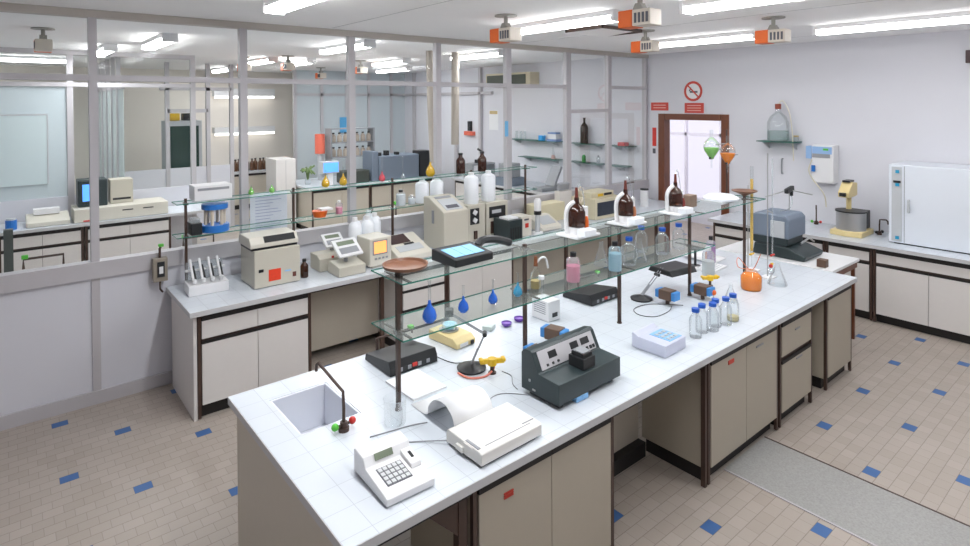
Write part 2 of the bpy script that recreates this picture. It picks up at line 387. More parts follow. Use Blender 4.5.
dup(h0, (3.50, 2.50, ZC), 0, 'largest orange-ended ceiling unit, at the top centre of the view', 'orange-ended ceiling units')
dup(h0, (5.36, 3.76, ZC), 0, 'orange-ended ceiling unit beside the ceiling hatch', 'orange-ended ceiling units')
dup(h0, (5.47, 2.45, ZC), 0, 'rightmost orange-ended ceiling unit near the door wall', 'orange-ended ceiling units')
for x, y, l in ((.31, 7.35, 'beige ceiling unit at the far left of the other room'), (3.55, 9.3, 'orange-ended ceiling unit in the other room right of the second tall post'),
                (3.05, 9.9, 'small orange-ended ceiling unit in the other room nearest the second tall post'), (5.0, 9.6, 'orange-ended ceiling unit in the other room beside the slanting pipe'), (5.3, 12.0, 'faint orange-ended ceiling unit far back in the other room')):
    dup(h0, (x, y, ZC), 0, l, 'orange-ended units in the other room')
# ceiling hatch with a dark gap
t = thing('ceiling_hatch', 'ceiling hatch with dark open gap behind the orange-ended units', 'ceiling hatch', (4.93, 3.98, ZC))
part('frame', B().bx(-.33, .33, -.25, -.235, -.035, 0).bx(-.33, .33, .235, .25, -.035, 0).bx(-.33, -.315, -.25, .25, -.035, 0).bx(.315, .33, -.25, .25, -.035, 0), BRN, t)
part('hatch_panel', B().prism([(-.235, -.004), (.235, -.03), (.235, -.04), (-.235, -.012)], -.31, .31, 'x'), CEIL, t)

# ------------------------------------------------------------------ cabinets
def cabinet(label, x0, x1, yf, depth, faces, group, z0=.10, z1=.82, mats=None, side=0, name='base_cabinet', out=-1, axis='x'):
    """front at local y=0, body behind (+y). faces: list of (kind, u0, u1, z0, z1) with u along the width"""
    lam = mats or LAM; Wd = x1 - x0
    t = thing(name, label, 'cabinet', (x0, yf, 0), 0, group)
    b = B().bx(.0, Wd, .022, depth, z0, z1); part('body', b, lam, t)
    part('plinth', B().bx(.02, Wd - .02, .05, depth - .02, .002, z0), BLK, t)
    f = B().bx(0, .022, -.0, .022, .01, z1 + .0).bx(Wd - .022, Wd, -.0, .022, .01, z1 + .0).bx(.022, Wd - .022, .012, .022, z0, z1)
    part('frame', f, BRN, t)
    for kind, u0, u1, a, c in faces:
        d = part(kind, B().bx(u0, u1, -.004, .012, a, c), lam, t, bevel=.0015)
        part('pull_edge', B().bx(u0, u1, -.006, .010, c, .819 if c > .74 else c + .022), BLK if kind == 'drawer' else BLK, d)
    return t
def two_doors(W, z=.765): return [('door', .03, W / 2 - .002, .11, z), ('door', W / 2 + .002, W - .03, .11, z)]
def drawer_door(W, split=True):
    if split: return [('drawer', .03, W / 2 - .002, .625, .765), ('drawer', W / 2 + .002, W - .03, .625, .765), ('door', .03, W / 2 - .002, .11, .585), ('door', W / 2 + .002, W - .03, .11, .585)]
    return [('drawer', .03, W - .03, .53, .755), ('door', .03, W - .03, .11, .475)]
# island worktop with a sink cut-out
def worktop(name, label, x0, x1, y0, y1, hole=None, th=.04, zt=H):
    t = thing(name, label, 'worktop', (0, 0, 0))
    rects = [(x0, x1, y0, y1)]
    if hole:
        a, c, d, e = hole; rects = [(x0, a, y0, y1), (c, x1, y0, y1), (a, c, y0, d), (a, c, e, y1)]
    b = B()
    for r in rects: b.bx(*r, zt - th + .001, zt)
    part('top', b, TOP, t)
    e = .004
    part('edge_band', B().bx(x0 - e, x1 + e, y0 - e, y0, zt - th, zt - .001).bx(x0 - e, x1 + e, y1, y1 + e, zt - th, zt - .001).bx(x0 - e, x0, y0, y1, zt - th, zt - .001).bx(x1, x1 + e, y0, y1, zt - th, zt - .001), EDGE, t)
    return t
SINK = (1.075, 1.395, 2.70, 3.13)
it = worktop('island_worktop', 'long white tiled worktop of the central island with a sink at its near end', .92, 5.885, 1.90, 3.31, SINK)
a, c, d, e = SINK
sink_m = mat('sink_ceramic', (.74, .76, .82), .3, noise=.02)
b = B(); w_ = .012
b.bx(a, c, d, e, .62, .63).bx(a, a + w_, d, e, .63, H - .002).bx(c - w_, c, d, e, .63, H - .002).bx(a, c, d, d + w_, .63, H - .002).bx(a, c, e - w_, e, .63, H - .002)
sk = part('sink_basin', b, sink_m, it, bevel=.004)
part('drain', B().cyl((a + c) / 2, (d + e) / 2, .63, .634, .025), STEEL, sk)
# island end panel and frame rails
tag(part('end_panel', B().bx(.95, .975, 1.97, 3.27, .0, .82), LAM), 'tall beige side panel closing the near end of the island', 'panel')
t = thing('worktop_rail', 'black rail running under the front edge of the island worktop', 'rail', (0, 0, 0))
part('front_rail', B().bx(.978, 1.515, 1.94, 1.96, .775, .8195), BLK, t); part('front_rail', B().bx(2.475, 3.415, 1.94, 1.96, .775, .8195), BLK, t); part('front_rail', B().bx(5.015, 5.295, 1.94, 1.96, .775, .8195), BLK, t)
tag(part('support_leg', B().bx(1.455, 1.50, 1.95, 1.99, .001, .774).prism([(1.30, .774), (1.455, .774), (1.455, .62)], 1.955, 1.985, 'y'), BRN), 'dark brown steel upright with gusset under the near corner of the island', 'upright')
tag(part('support_leg', B().bx(3.39, 3.414, 1.94, 1.97, .001, .774).bx(3.39, 3.414, 1.97, 2.43, .74, .774), BRN), 'dark brown steel upright at the far side of the island knee space', 'upright')
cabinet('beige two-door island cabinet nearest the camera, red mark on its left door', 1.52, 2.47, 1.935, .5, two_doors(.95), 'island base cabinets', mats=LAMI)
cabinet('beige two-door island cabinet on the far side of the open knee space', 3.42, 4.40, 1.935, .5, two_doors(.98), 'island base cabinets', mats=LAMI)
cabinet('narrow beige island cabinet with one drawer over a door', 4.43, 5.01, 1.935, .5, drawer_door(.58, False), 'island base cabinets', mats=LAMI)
cabinet('slim beige single-door cabinet at the far end of the island', 5.30, 5.87, 1.935, 1.30, [('door', .03, .54, .11, .765)], 'island base cabinets', mats=LAMI)
for x0, x1, l in ((1.50, 2.45, 'hidden rear'), (2.47, 3.40, 'second rear'), (3.42, 4.40, 'third rear')):
    pass
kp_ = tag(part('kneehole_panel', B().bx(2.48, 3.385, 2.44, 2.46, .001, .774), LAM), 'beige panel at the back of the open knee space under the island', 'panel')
part('plinth', B().bx(2.48, 3.385, 2.38, 2.439, .001, .10), BLK, kp_)  # black base bar, also standing in for shade on the knee-space floor
tag(part('kneehole_panel', B().bx(5.015, 5.295, 2.3, 2.32, .001, .774), LAM), 'narrow panel in the dark gap near the far end of the island', 'panel')
b = B()
for i in range(3): b.bx(1.69, 1.745, 1.925, 1.9305, .707 - i * .010, .712 - i * .010)
tag(part('red_sticker', b, REDS), 'small red sticker on the nearest island cabinet door', 'sticker')
tag(part('red_sticker', B().bx(3.66, 3.73, 1.925, 1.9305, .71, .735), REDS), 'small red sticker on the island cabinet door beside the knee space', 'sticker')
for x, l in ((4.05, 'right door of the second island cabinet'), (4.70, 'narrow island cabinet door')):
    z = .715 if x < 4.5 else .45
    tag(part('name_plate', B().bx(x, x + .10, 1.925, 1.9305, z, z + .012), GRYP), 'thin grey name strip on the ' + l, 'label')
tag(part('name_plate', B().bx(4.68, 4.76, 1.925, 1.9305, .68, .692), GRYP), 'thin grey name strip on the island drawer', 'label')

# bench along the partition
worktop('wall_worktop', 'white worktop of the long bench against the glass partition', 1.07, 8.10, 4.82, 5.655)
tag(part('end_panel', B().bx(1.10, 1.125, 4.87, 5.62, .0, .82), LAMW), 'pale side panel at the left end of the bench by the partition', 'panel')
LM = LAMW
cabinet('pale cabinet with two drawers over two doors at the left end of the partition bench', 1.13, 2.04, 4.865, .7, drawer_door(.91), 'partition bench cabinets', mats=LM)
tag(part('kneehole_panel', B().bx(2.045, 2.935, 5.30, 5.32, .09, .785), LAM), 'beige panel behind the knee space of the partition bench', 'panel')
tag(part('bench_upright', B().bx(2.73, 2.765, 4.87, 4.905, .0, .789), BRN), 'dark brown upright in the knee space of the partition bench', 'upright')
cabinet('pale cabinet with four drawers in the partition bench, behind the blue flasks', 2.94, 3.49, 4.865, .7, [('drawer', .03, .52, .11, .21), ('drawer', .03, .52, .235, .40), ('drawer', .03, .52, .425, .59), ('drawer', .03, .52, .615, .765)], 'partition bench cabinets', mats=LM)
cabinet('pale two-door cabinet in the middle of the partition bench', 3.50, 4.42, 4.865, .7, two_doors(.92), 'partition bench cabinets', mats=LM)
for x, l in ((4.60, 'right of the two-door cabinet'), (5.30, 'behind the pink wash bottle'), (6.14, 'behind the pale blue wash bottle'), (7.2, 'nearest the doorway')):
    tag(part('bench_upright', B().bx(x, x + .035, 4.87, 4.905, .0, .789), BRN), 'dark brown bench upright ' + l, 'upright', 'partition bench uprights')
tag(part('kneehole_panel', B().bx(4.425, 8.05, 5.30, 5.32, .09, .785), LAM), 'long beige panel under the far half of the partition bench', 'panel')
tag(part('bench_rail', B().bx(2.045, 2.935, 4.87, 4.90, .79, .82).bx(4.425, 8.05, 4.87, 4.90, .79, .82), BRN), 'dark rail under the edge of the partition bench', 'rail')

# right wall counter (cabinets face -x)
worktop('side_worktop', 'white worktop along the wall to the right of the doorway', 7.33, 8.16, -.6, 4.15)
def rcab(label, y1, y0, faces):
    t = cabinet(label, 0, y1 - y0, 0, .72, faces, 'counter cabinets along the right wall', mats=LAMW)
    t.location = (7.375, y1, 0); t.rotation_euler[2] = -PI / 2
def rd(W): return [('drawer', .03, W - .03, .665, .765), ('door', .03, W / 2 - .002, .10, .625), ('door', W / 2 + .002, W - .03, .10, .625)]
rcab('pale counter cabinet at the right edge, with a wide drawer over two doors', 2.22, 1.22, rd(1.0))
rcab('pale counter cabinet left of the brown upright, partly hidden by the island', 2.70, 2.23, [('drawer', .03, .44, .665, .765), ('door', .03, .44, .10, .625)])
rcab('pale counter cabinet under the grey machine, mostly hidden by the island', 4.1, 2.71, rd(1.39))
rcab('pale counter cabinet beyond the right edge of the view', 1.21, .2, rd(1.01))

# ------------------------------------------------------------------ glass shelves
def shelf_unit(label, y, yw, posts, lo, hi, zlo, zhi, ztop, catgroup=None, tall=None):
    t = thing('glass_shelf_rack', label, 'shelf', (0, 0, 0))
    for x in posts:
        zt = tall if (tall and x == posts[-1]) else ztop
        p = part('post', B().bx(x - .010, x + .010, y - .010, y + .010, H + .001, zt), BRN, t)
        part('foot', B().cyl(x, y, H + .001, H + .008, .018), BRN, p)
        for z in (zlo, zhi):
            if (z == zlo and x > lo[1]) : continue
            part('clamp', B().bx(x - .019, x + .019, y - .019, y + .019, z - .026, z - .009).bx(x - .006, x + .006, y - yw * .8, y + yw * .8, z - .018, z - .0095), BRN, p)
    for (a, c), z in ((lo, zlo), (hi, zhi)):
        b = B(); b.bx(a, c, y - yw, y + yw, z - .008, z)
        for f in b.b.faces:
            f.normal_update()
            if abs(f.normal.z) < .5: f.material_index = 1
        part('glass_shelf', b, [SHG, SHE], t)
    return t
shelf_unit('two-tier green-edged glass shelf rack on brown posts along the island', 2.60, .16, [1.555, 2.456, 3.386, 4.306, 5.225], (1.488, 4.42), (1.488, 5.30), S1, S2, 1.576)
# same kind of rack on the bench against the partition
shelf_unit('two-tier glass shelf rack standing on the partition bench against the glass', 5.53, .10, [1.20, 2.15, 3.25, 4.34, 5.24], (1.11, 5.36), (1.11, 5.36), 1.315, 1.60, 1.63)

# bench in the other room that carries the second shelf rack
worktop('rear_bench_worktop', 'pale worktop of the bench just behind the glass partition, carrying the shelf rack', -.60, 6.6, 5.80, 7.02)
for x0, x1, l in ((-.55, 1.2, 'leftmost'), (1.22, 2.9, 'second'), (2.92, 4.7, 'third'), (4.72, 6.55, 'rightmost')):
    cabinet(l + ' pale cabinet under the bench just behind the glass partition', x0, x1, 5.87, 1.05, two_doors(x1 - x0), 'cabinets of the bench behind the partition', mats=LAMW)

# ------------------------------------------------------------------ island: near end
def tap(label, loc, rz, h=.19, reach=.30, up=.06, knobs=(GRN, RED)):
    t = thing('faucet', label, 'faucet', loc, rz)
    part('base', B().cyl(0, 0, .001, .02, .026).cyl(0, 0, .02, .045, .018), BRN, t, smooth=True)
    part('spout', B().tube([(0, 0, .03), (0, 0, h * .6), (0, .005, h)] + [(0, .01 + reach * k / 4, h + up * k / 4) for k in range(1, 5)] + [(0, reach + .03, h + up - .015), (0, reach + .035, h + up - .05)], .008), BRN, t, smooth=True)
    part('arm', B().tube([(-.04, 0, .03), (.04, 0, .03)], .007), BRN, t, smooth=True)
    part('knob', B().sph(-.047, 0, .034, .018), knobs[0], t, smooth=True, label='coloured tap knob on the left')
    part('knob', B().sph(.047, 0, .034, .018), knobs[1], t, smooth=True, label='coloured tap knob on the right')
    return t
tap('brown faucet with bent spout and green and red knobs beside the island sink', (1.252, 2.605, H), math.radians(4), reach=.24)
# keypad meter
t = thing('keypad_meter', 'white keypad meter with small display at the near front corner of the island', 'meter', (1.135, 1.99, H), math.radians(-2))
part('case', B().prism([(0, .006), (.0, .035), (.03, .042), (.19, .062), (.215, .098), (.29, .104), (.30, .10), (.30, .006)], 0, .222, 'x'), WHT, t, bevel=.004)
part('underside', B().bx(.01, .212, .01, .29, .0005, .0055), BLKP, t)
a_ = math.atan2(.02, .16)
def slope(y): return .042 + (y - .03) * .125
kp = B()
kp.m = 0; kp.prism([(.055, slope(.055) + .001), (.165, slope(.165) + .001), (.165, slope(.165) - .003), (.055, slope(.055) - .003)], .035, .150, 'x')
kp.m = 1
for i in range(5):
    for j in range(4):
        y = .062 + j * .026; x = .040 + i * .022
        kp.prism([(y, slope(y) + .004), (y + .019, slope(y + .019) + .004), (y + .019, slope(y + .019)), (y, slope(y))], x, x + .017, 'x')
part('keypad', kp, [INK, KEY], t)
part('display', B().prism([(.196, .076), (.211, .0985), (.209, .0995), (.194, .077)], .05, .135, 'x'), LCD, t)
part('sample_cover', B().prism([(.09, .05), (.10, .068), (.19, .085), (.19, .05)], .165, .215, 'x'), WHT, t, bevel=.004)
part('slot', B().cb(.192, .145, .078, .012, .035, .004, rx=.18), BLKP, t)
# chart recorder with paper
t = thing('chart_recorder', 'flat white chart recorder feeding paper, beside the keypad meter', 'chart recorder', (1.573, 1.942, H), math.radians(1))
part('case', B().prism([(0, .012), (0, .062), (.015, .070), (.24, .075), (.255, .062), (.255, .012)], 0, .375, 'x'), mat('warm_white_plastic', (.76, .74, .70), .4), t, bevel=.004)
part('foot_strip', B().bx(.01, .34, .012, .245, .0005, .0115), BLKP, t)
part('lid_line', B().prism([(.03, .0715), (.035, .0717), (.035, .0723), (.03, .072)], .05, .33, 'x'), GRYP, t)
part('side_lever', B().bx(-.012, .004, .12, .17, .02, .045).bx(-.006, .0, .06, .12, .06, .07), mat('warm_white_plastic', (.76, .74, .70), .4), t, bevel=.002)
part('side_grille', B().bx(.006, .02, .03, .12, .0685, .0745), GRYP, t)
part('name_mark', B().cb(.33, .05, .0725, .07, .006, .002), GRYP, t)
def sheet(pts, wv, nseg=6):
    """strip of paper: centreline points and width vector"""
    P = cr(pts, nseg); wv = Vector(wv); b = B(); prev = None
    for p in P:
        A = b.b.verts.new(p - wv / 2); Z = b.b.verts.new(p + wv / 2)
        if prev: b.face([prev[0], A, Z, prev[1]])
        prev = (A, Z)
    return b
o = part('chart_paper', sheet([(1.74, 2.203, .92), (1.74, 2.225, .965), (1.74, 2.29, .995), (1.74, 2.37, .98), (1.74, 2.42, .93), (1.745, 2.435, .885), (1.75, 2.49, .864), (1.75, 2.60, .863)], (.24, .0, 0)), PAPER, None, smooth=True)
k = o.modifiers.new('thick', 'SOLIDIFY'); k.thickness = .001
tag(o, 'white paper sheet curling out behind the chart recorder', 'paper')
o = part('paper_stack', B().bx(0, .22, 0, .28, .0005, .012), PAPER); tag(o, 'thin pad of white paper lying behind the curled chart paper', 'paper pad', None, (1.66, 2.62, H), math.radians(2))
def cable(label, pts, r=.003, m=None, cat='cable'):
    o = part('cable', B().tube(cr(pts, 8), r, 6), m or GRYP, None, smooth=True); return tag(o, label, cat)
cable('grey cable from the keypad meter running to the recorder', [(1.345, 2.33, H + .004), (1.41, 2.33, H + .004), (1.50, 2.27, H + .006), (1.567, 2.19, H + .02)])
cable('grey cable trailing behind the keypad meter under the curled paper', [(1.32, 2.47, H + .004), (1.42, 2.45, H + .004), (1.52, 2.43, H + .004), (1.60, 2.40, H + .004)])
cable('thin cable looping behind the dark spectrophotometer', [(1.93, 2.33, H + .004), (2.0, 2.38, H + .004), (2.08, 2.37, H + .004), (2.17, 2.27, H + .005)], .0022)
cable('thin dark cable from the small black unit across the island top', [(2.06, 3.05, H + .004), (2.07, 2.93, H + .003), (2.10, 2.84, H + .003), (2.18, 2.80, H + .003)], .0025, BLKP)
cable('dark cable from the yellow gas taps to the spectrophotometer', [(2.245, 2.575, H + .003), (2.25, 2.50, H + .003), (2.19, 2.42, H + .004), (2.16, 2.35, H + .01)], .0025)
# beaker (translucent)
def beaker(name, label, loc, r, h, m=CLR, group=None, liqm=None, lh=.5, cat='beaker'):
    t = thing(name, label, cat, loc, 0, group)
    part('glass_wall', B().lathe([(r * .9, .002), (r * .97, .01), (r, h * .95), (r * 1.06, h)], seg=20, cap=False).lathe([(0, .002), (r * .9, .002)], seg=20, cap=False), m, t, smooth=True)
    if liqm: part('liquid', B().lathe([(r * .86, .005), (r * .9, h * lh)], seg=20), liqm, t, smooth=True)
    return t
beaker('beaker', 'translucent plastic beaker standing before the nearest shelf post', (1.475, 2.50, H), .055, .13, CLR)

# spectrophotometer
t = thing('spectrophotometer', 'dark grey spectrophotometer with sloping silver control panel on the island', 'spectrophotometer', (2.168, 2.045, H), math.radians(1)); t.scale = (1.05, 1.05, 1.03)
part('case', B().prism([(0, .03), (0, .135), (.135, .14), (.14, .145), (.185, .235), (.20, .245), (.25, .235), (.262, .22), (.262, .03)], 0, .49, 'x'), TEAL, t, bevel=.003)
part('foot', B().bx(.03, .06, .03, .23, .0005, .031), BLKP, t); part('foot', B().bx(.43, .46, .03, .23, .0005, .031), BLKP, t)
pan = B(); d = Vector((0, .045, .09)).normalized(); nn = Vector((0, -.09, .045)).normalized()
def onp(x, s, off): p = Vector((x, .140, .1455)) + d * s + nn * off; return p
def prect(b, x0, x1, s0, s1, off0, off1):
    v = [onp(x, s, o_) for o_ in (off0, off1) for s in (s0, s1) for x in (x0, x1)]
    v = [b.b.verts.new(p) for p in v]
    for q in ((0, 1, 3, 2), (4, 6, 7, 5), (0, 4, 5, 1), (2, 3, 7, 6), (0, 2, 6, 4), (1, 5, 7, 3)): b.face([v[i] for i in q])
prect(pan, .03, .46, .004, .098, .0, .003); part('control_panel', pan, SILV, t, label='silver control panel')
for u in ((.10, .16), (.27, .33), (.355, .42)):
    q = B(); prect(q, u[0], u[1], .045, .08, .003, .005); part('display_window', q, BLKP, t, label='dark display window')
q = B()
for x in (.07, .11, .15): prect(q, x, x + .012, .014, .026, .003, .008)
for x in (.35, .38, .41, .435): prect(q, x, x + .014, .012, .030, .003, .009)
part('button', q, BLKP, t)
part('sample_lid', B().bx(.205, .30, .018, .120, .138, .195).bx(.215, .29, .03, .11, .195, .215), BLKP, t, bevel=.003, label='black sample compartment lid')
part('lid_top', B().bx(.220, .285, .035, .105, .2152, .222), GRYP, t, bevel=.003)
q = B()
for x in (.14, .175): q.bx(x, x + .025, -.004, .0, .012, .024)
part('blue_mark', q.bx(.13, .22, -.001, .03, .004, .03), LBL, t)
part('side_screw', B().cb(-.002, .20, .09, .004, .012, .012).cb(-.002, .17, .05, .004, .02, .008), STEEL, t)
# lilac small instrument
t = thing('lilac_meter', 'small pale lilac box instrument with light blue top panel on the island', 'meter', (3.125, 2.05, H), math.radians(2))
part('case', B().prism([(0, .004), (0, .078), (.20, .080), (.235, .098), (.245, .095), (.245, .004)], 0, .24, 'x'), LILAC, t, bevel=.004)
part('top_panel', B().prism([(.02, .0785), (.17, .0802), (.17, .0825), (.02, .081)], .085, .225, 'x'), LBL, t, label='light blue printed top panel')
q = B()
for i in range(3):
    for j in range(3): q.bx(.10 + i * .04, .128 + i * .04, .035 + j * .042, .06 + j * .042, .081, .0845)
part('key', q, GREYB, t)

# blue capped bottles
def bottle(name, label, loc, r, h, cap, glassm=CLR, liqm=None, lh=.5, group=None, neck=.42, caph=.025, rz=0):
    t = thing(name, label, 'bottle', loc, rz, group); nr = r * neck; sh = h * .68
    part('glass_body', B().lathe([(r * .92, .001), (r, .012), (r, sh * .92), (r * .8, sh * 1.04), (nr * 1.05, sh * 1.18), (nr, h - caph)], seg=18), glassm, t, smooth=True)
    if liqm: part('liquid', B().lathe([(r * .88, .006), (r * .94, .014), (r * .94, min(h * lh, sh * .9))], seg=18), liqm, t, smooth=True)
    part('cap', B().cyl(0, 0, h - caph, h, nr * 1.22, seg=16), cap, t, smooth=True)
    return t
P0 = [(3.575, 2.115), (3.685, 2.132), (3.765, 2.098), (3.85, 2.125), (3.94, 2.096), (4.05, 2.10)]
nm = ['nearest', 'second nearest', 'third', 'fourth', 'fifth', 'farthest']
bt = bottle('reagent_bottle', 'nearest blue-capped clear bottle of the row of six on the island', (*P0[0], H), .042, .195, BLUC, group='row of six blue-capped bottles', neck=.50)
for i in range(1, 6):
    dup(bt, (*P0[i], H), .3 * i, nm[i] + ' blue-capped bottle of the row of six on the island' + (', holding pale liquid' if i == 5 else ''), 'row of six blue-capped bottles')
q = part('liquid', B().lathe([(.037, .006), (.039, .014), (.039, .035)], seg=16), liq('straw_liquid', (.75, .65, .35), .6)); q.parent = [o for o in C.objects if o.get('label', '').startswith('farthest blue-capped')][0]
def conical(name, label, loc, r, h, liqm=None, lh=.4, group=None, stop=None, m=CLR, cat='flask'):
    t = thing(name, label, cat, loc, 0, group)
    part('glass_wall', B().lathe([(r * .95, .001), (r, .008), (r * .95, h * .12), (r * .28, h * .78), (r * .26, h * .96), (r * .32, h)], seg=20, cap=False).lathe([(0, .001), (r * .95, .001)], seg=20, cap=False), m, t, smooth=True)
    if liqm:
        z = h * lh; k = (z - h * .12) / (h * .66); rr = r * (.95 - .67 * max(0, k))
        part('liquid', B().lathe([(r * .9, .004), (r * .95, .01), (r * .91, h * .12), (rr * .96, z)], seg=20), liqm, t, smooth=True)
    if stop: part('stopper', B().cyl(0, 0, h * .97, h * 1.1, r * .3), stop, t)
    return t
# orange solution flask (squat)
t = thing('wide_flask', 'squat clear flask full of bright orange liquid near the far end of the island', 'flask', (4.84, 2.35, H))
part('glass_wall', B().lathe([(.078, .001), (.084, .02), (.085, .11), (.06, .14), (.045, .16)], seg=22), CLR, t, smooth=True)
part('liquid', B().lathe([(.074, .005), (.080, .02), (.081, .108), (.065, .13)], seg=22), LQO, t, smooth=True)
conical('conical_flask', 'empty clear conical flask under the tall clear burette', (5.125, 2.26, H), .080, .20)
conical('conical_flask', 'small clear conical flask behind the row of blue-capped bottles', (4.42, 2.31, H), .055, .14)
t = thing('pipette_bulb', 'small orange rubber bulb on a stem beside the yellow gas taps', 'bulb', (4.32, 2.40, H))
part('stem', B().cyl(0, 0, .001, .05, .005), STEEL, t); part('bulb', B().sph(0, 0, .07, .022), ORG, t, smooth=True)

# power sockets on stubs (brown block, blue outlets on both ends)
def sockets(label, x, y, z=.90, rz=0, stub=True):
    t = thing('socket_block', label, 'socket block', (x, y, H), rz, 'brown socket blocks with blue outlets')
    z = z - H
    part('block', B().bx(-.055, .055, -.045, .045, z, z + .075), SOCK, t, bevel=.006)
    for s in (-1, 1):
        q = part('outlet', B().bx(s * .055 - (.0 if s > 0 else .032), s * .055 + (.032 if s > 0 else 0), -.042, .042, z + .006, z + .070), mat('outlet_blue', (.05, .25, .62), .4), t, bevel=.006, label='blue outlet cover')
    if stub: part('stub', B().cyl(0, 0, .001, z, .016), BRN, t)
    return t
s0 = sockets('brown socket block with blue outlets at the foot of the second shelf post', 2.456, 2.485, rz=math.radians(-85))
dup(s0, (2.76, 2.64, H), math.radians(-75), 'brown socket block with blue outlets just behind the spectrophotometer')
dup(s0, (3.99, 2.60, H), math.radians(-90), 'brown socket block with blue outlets on its own stub beside the dark lamp base')
dup(s0, (4.306, 2.485, H), math.radians(-90), 'brown socket block with blue outlets at the foot of the fourth shelf post')
for o in C.objects:
    if o.name.startswith('socket_block') and 'group' not in o: o['group'] = 'brown socket blocks with blue outlets'
def gastap(label, x, y, rz):
    t = thing('gas_tap', label, 'gas tap', (x, y, H), rz, 'yellow gas taps')
    part('stub', B().cyl(0, 0, .001, .055, .011).cyl(0, 0, .0, .008, .024), BRN, t, smooth=True)
    part('head', B().cyl(0, 0, .05, .088, .027), YEL, t, smooth=True)
    for s in (-1, 1): part('handle', B().cb(s * .042, 0, .072, .06, .024, .028).cb(s * .066, 0, .080, .024, .046, .018), YEL, t, bevel=.004)
    return t
g0 = gastap('yellow double gas tap between the curled chart paper and the spectrophotometer', 2.19, 2.60, math.radians(-30))
dup(g0, (4.66, 2.62, H), math.radians(-30), 'yellow double gas tap beside the open papers at the far part of the island', 'yellow gas taps')
g0['group'] = 'yellow gas taps'
# desk lamps
def lamp(label, x, y, rz, elbow, head, shade=True, group='jointed lamps'):
    t = thing('jointed_lamp', label, 'lamp', (x, y, H), rz, group)
    part('base', B().lathe([(.085, .001), (.088, .012), (.05, .025), (.018, .035)], seg=24), BLKP, t, smooth=True)
    part('lower_arm', B().tube([(0, -.012, .03), (elbow[0], -.012, elbow[1])], .004).tube([(0, .012, .03), (elbow[0], .012, elbow[1])], .004).tube([(0, 0, .03), (elbow[0] * .5, 0, elbow[1] * .55 + .01)], .007), GRYP, t)
    part('upper_arm', B().tube([(elbow[0], -.012, elbow[1]), (head[0], -.012, head[1])], .004).tube([(elbow[0], .012, elbow[1]), (head[0], .012, head[1])], .004), GRYP, t)
    part('joint', B().tube([(elbow[0], -.022, elbow[1]), (elbow[0], .022, elbow[1])], .014), BLKP, t)
    return t
t = lamp('jointed lamp with folded arm on a round black base, near the first shelf post', 2.13, 2.72, math.radians(-40), (.08, .21), (-.12, .33))
part('lamp_head', B().cb(-.13, 0, .34, .05, .06, .04), BLKP, t, bevel=.006)
t = lamp('jointed lamp with wide black shade near the fourth shelf post', 3.93, 2.80, math.radians(-8), (.18, .17), (.24, .22))
part('lamp_shade', B().prism([(-.13, .17), (.13, .17), (.10, .215), (-.10, .215)], .21, .52, 'x'), BLKP, t, bevel=.008, label='wide black lamp shade')
cable('grey cable looping on the island in front of the shaded lamp', [(3.97, 2.55, H + .005), (3.85, 2.50, H + .004), (3.68, 2.50, H + .004), (3.62, 2.60, H + .004), (3.70, 2.70, H + .004), (3.88, 2.68, H + .004), (4.05, 2.50, H + .004)], .0025, BLKP)
cable('salmon rubber tube coiled round the first lamp base', [(2.03, 2.72, H + .006), (2.04, 2.63, H + .006), (2.12, 2.585, H + .006), (2.20, 2.60, H + .02), (2.20, 2.60, H + .05)], .006, mat('salmon_rubber', (.80, .25, .18), .6), 'rubber tube')
# small black units with taps and sockets
def blackunit(label, x, y, rz=0, w_=.33):
    t = thing('black_unit', label, 'instrument', (x, y, H), rz, 'low black units with sloping fronts')
    part('case', B().prism([(0, .003), (0, .045), (.02, .085), (.30, .045), (.31, .003)], 0, w_, 'x'), BLKP, t, bevel=.004)
    for x_ in (.07, .13, .20, .26): part('knob', B().cb(x_, .002, .030, .022, .014, .022), GRYP, t)
    part('indicator', B().cb(.165, -.001, .035, .03, .012, .02), RED, t, label='red indicator')
    return t
u0 = blackunit('low black control unit behind the nearest shelf post', 1.70, 2.93)
dup(u0, (3.49, 2.94, H), 0, 'low black control unit behind the third shelf post', 'low black units with sloping fronts')
def bartap(label, x, y, z, rz, ln=.26, group='brown service taps with green ends'):
    t = thing('service_tap', label, 'tap', (x, y, H), rz, group)
    part('column', B().cyl(0, 0, .001, z, .009).cyl(0, 0, .001, .01, .02), BRN, t)
    part('outlet_bar', B().tube([(0, 0, z), (ln, 0, z)], .008).tube([(ln, 0, z), (ln, 0, z - .03)], .006), BRN, t)
    part('handle', B().cb(ln - .01, 0, z + .012, .035, .035, .022), GRN, t, bevel=.005, label='green handle')
    return t
b0 = bartap('brown service tap with green end above the nearest black unit', 1.80, 3.265, .10, 0, .26)
dup(b0, (3.70, 3.265, H), 0, 'brown service tap with green end above the farther black unit', 'brown service taps with green ends')
# magnetic stirrer with beaker on top
t = thing('magnetic_stirrer', 'cream magnetic stirrer on the island beside the first lamp', 'stirrer', (2.215, 2.98, H), math.radians(6))
part('body', B().prism([(0, .004), (0, .035), (.04, .062), (.28, .066), (.28, .004)], 0, .17, 'x'), CRM, t, bevel=.005)
part('plate', B().cyl(.085, .17, .066, .074, .066), STEEL, t, smooth=True)
part('front_label', B().prism([(-.001, .008), (-.001, .032), (.001, .032), (.001, .008)], .03, .10, 'x'), WHT, t)
part('knob', B().cb(.135, -.004, .02, .022, .012, .022), BLKP, t)
beaker('beaker', 'low clear dish of liquid on the cream stirrer', (2.29, 3.16, H + .0745), .055, .06, CLR, None, LQL, .5)
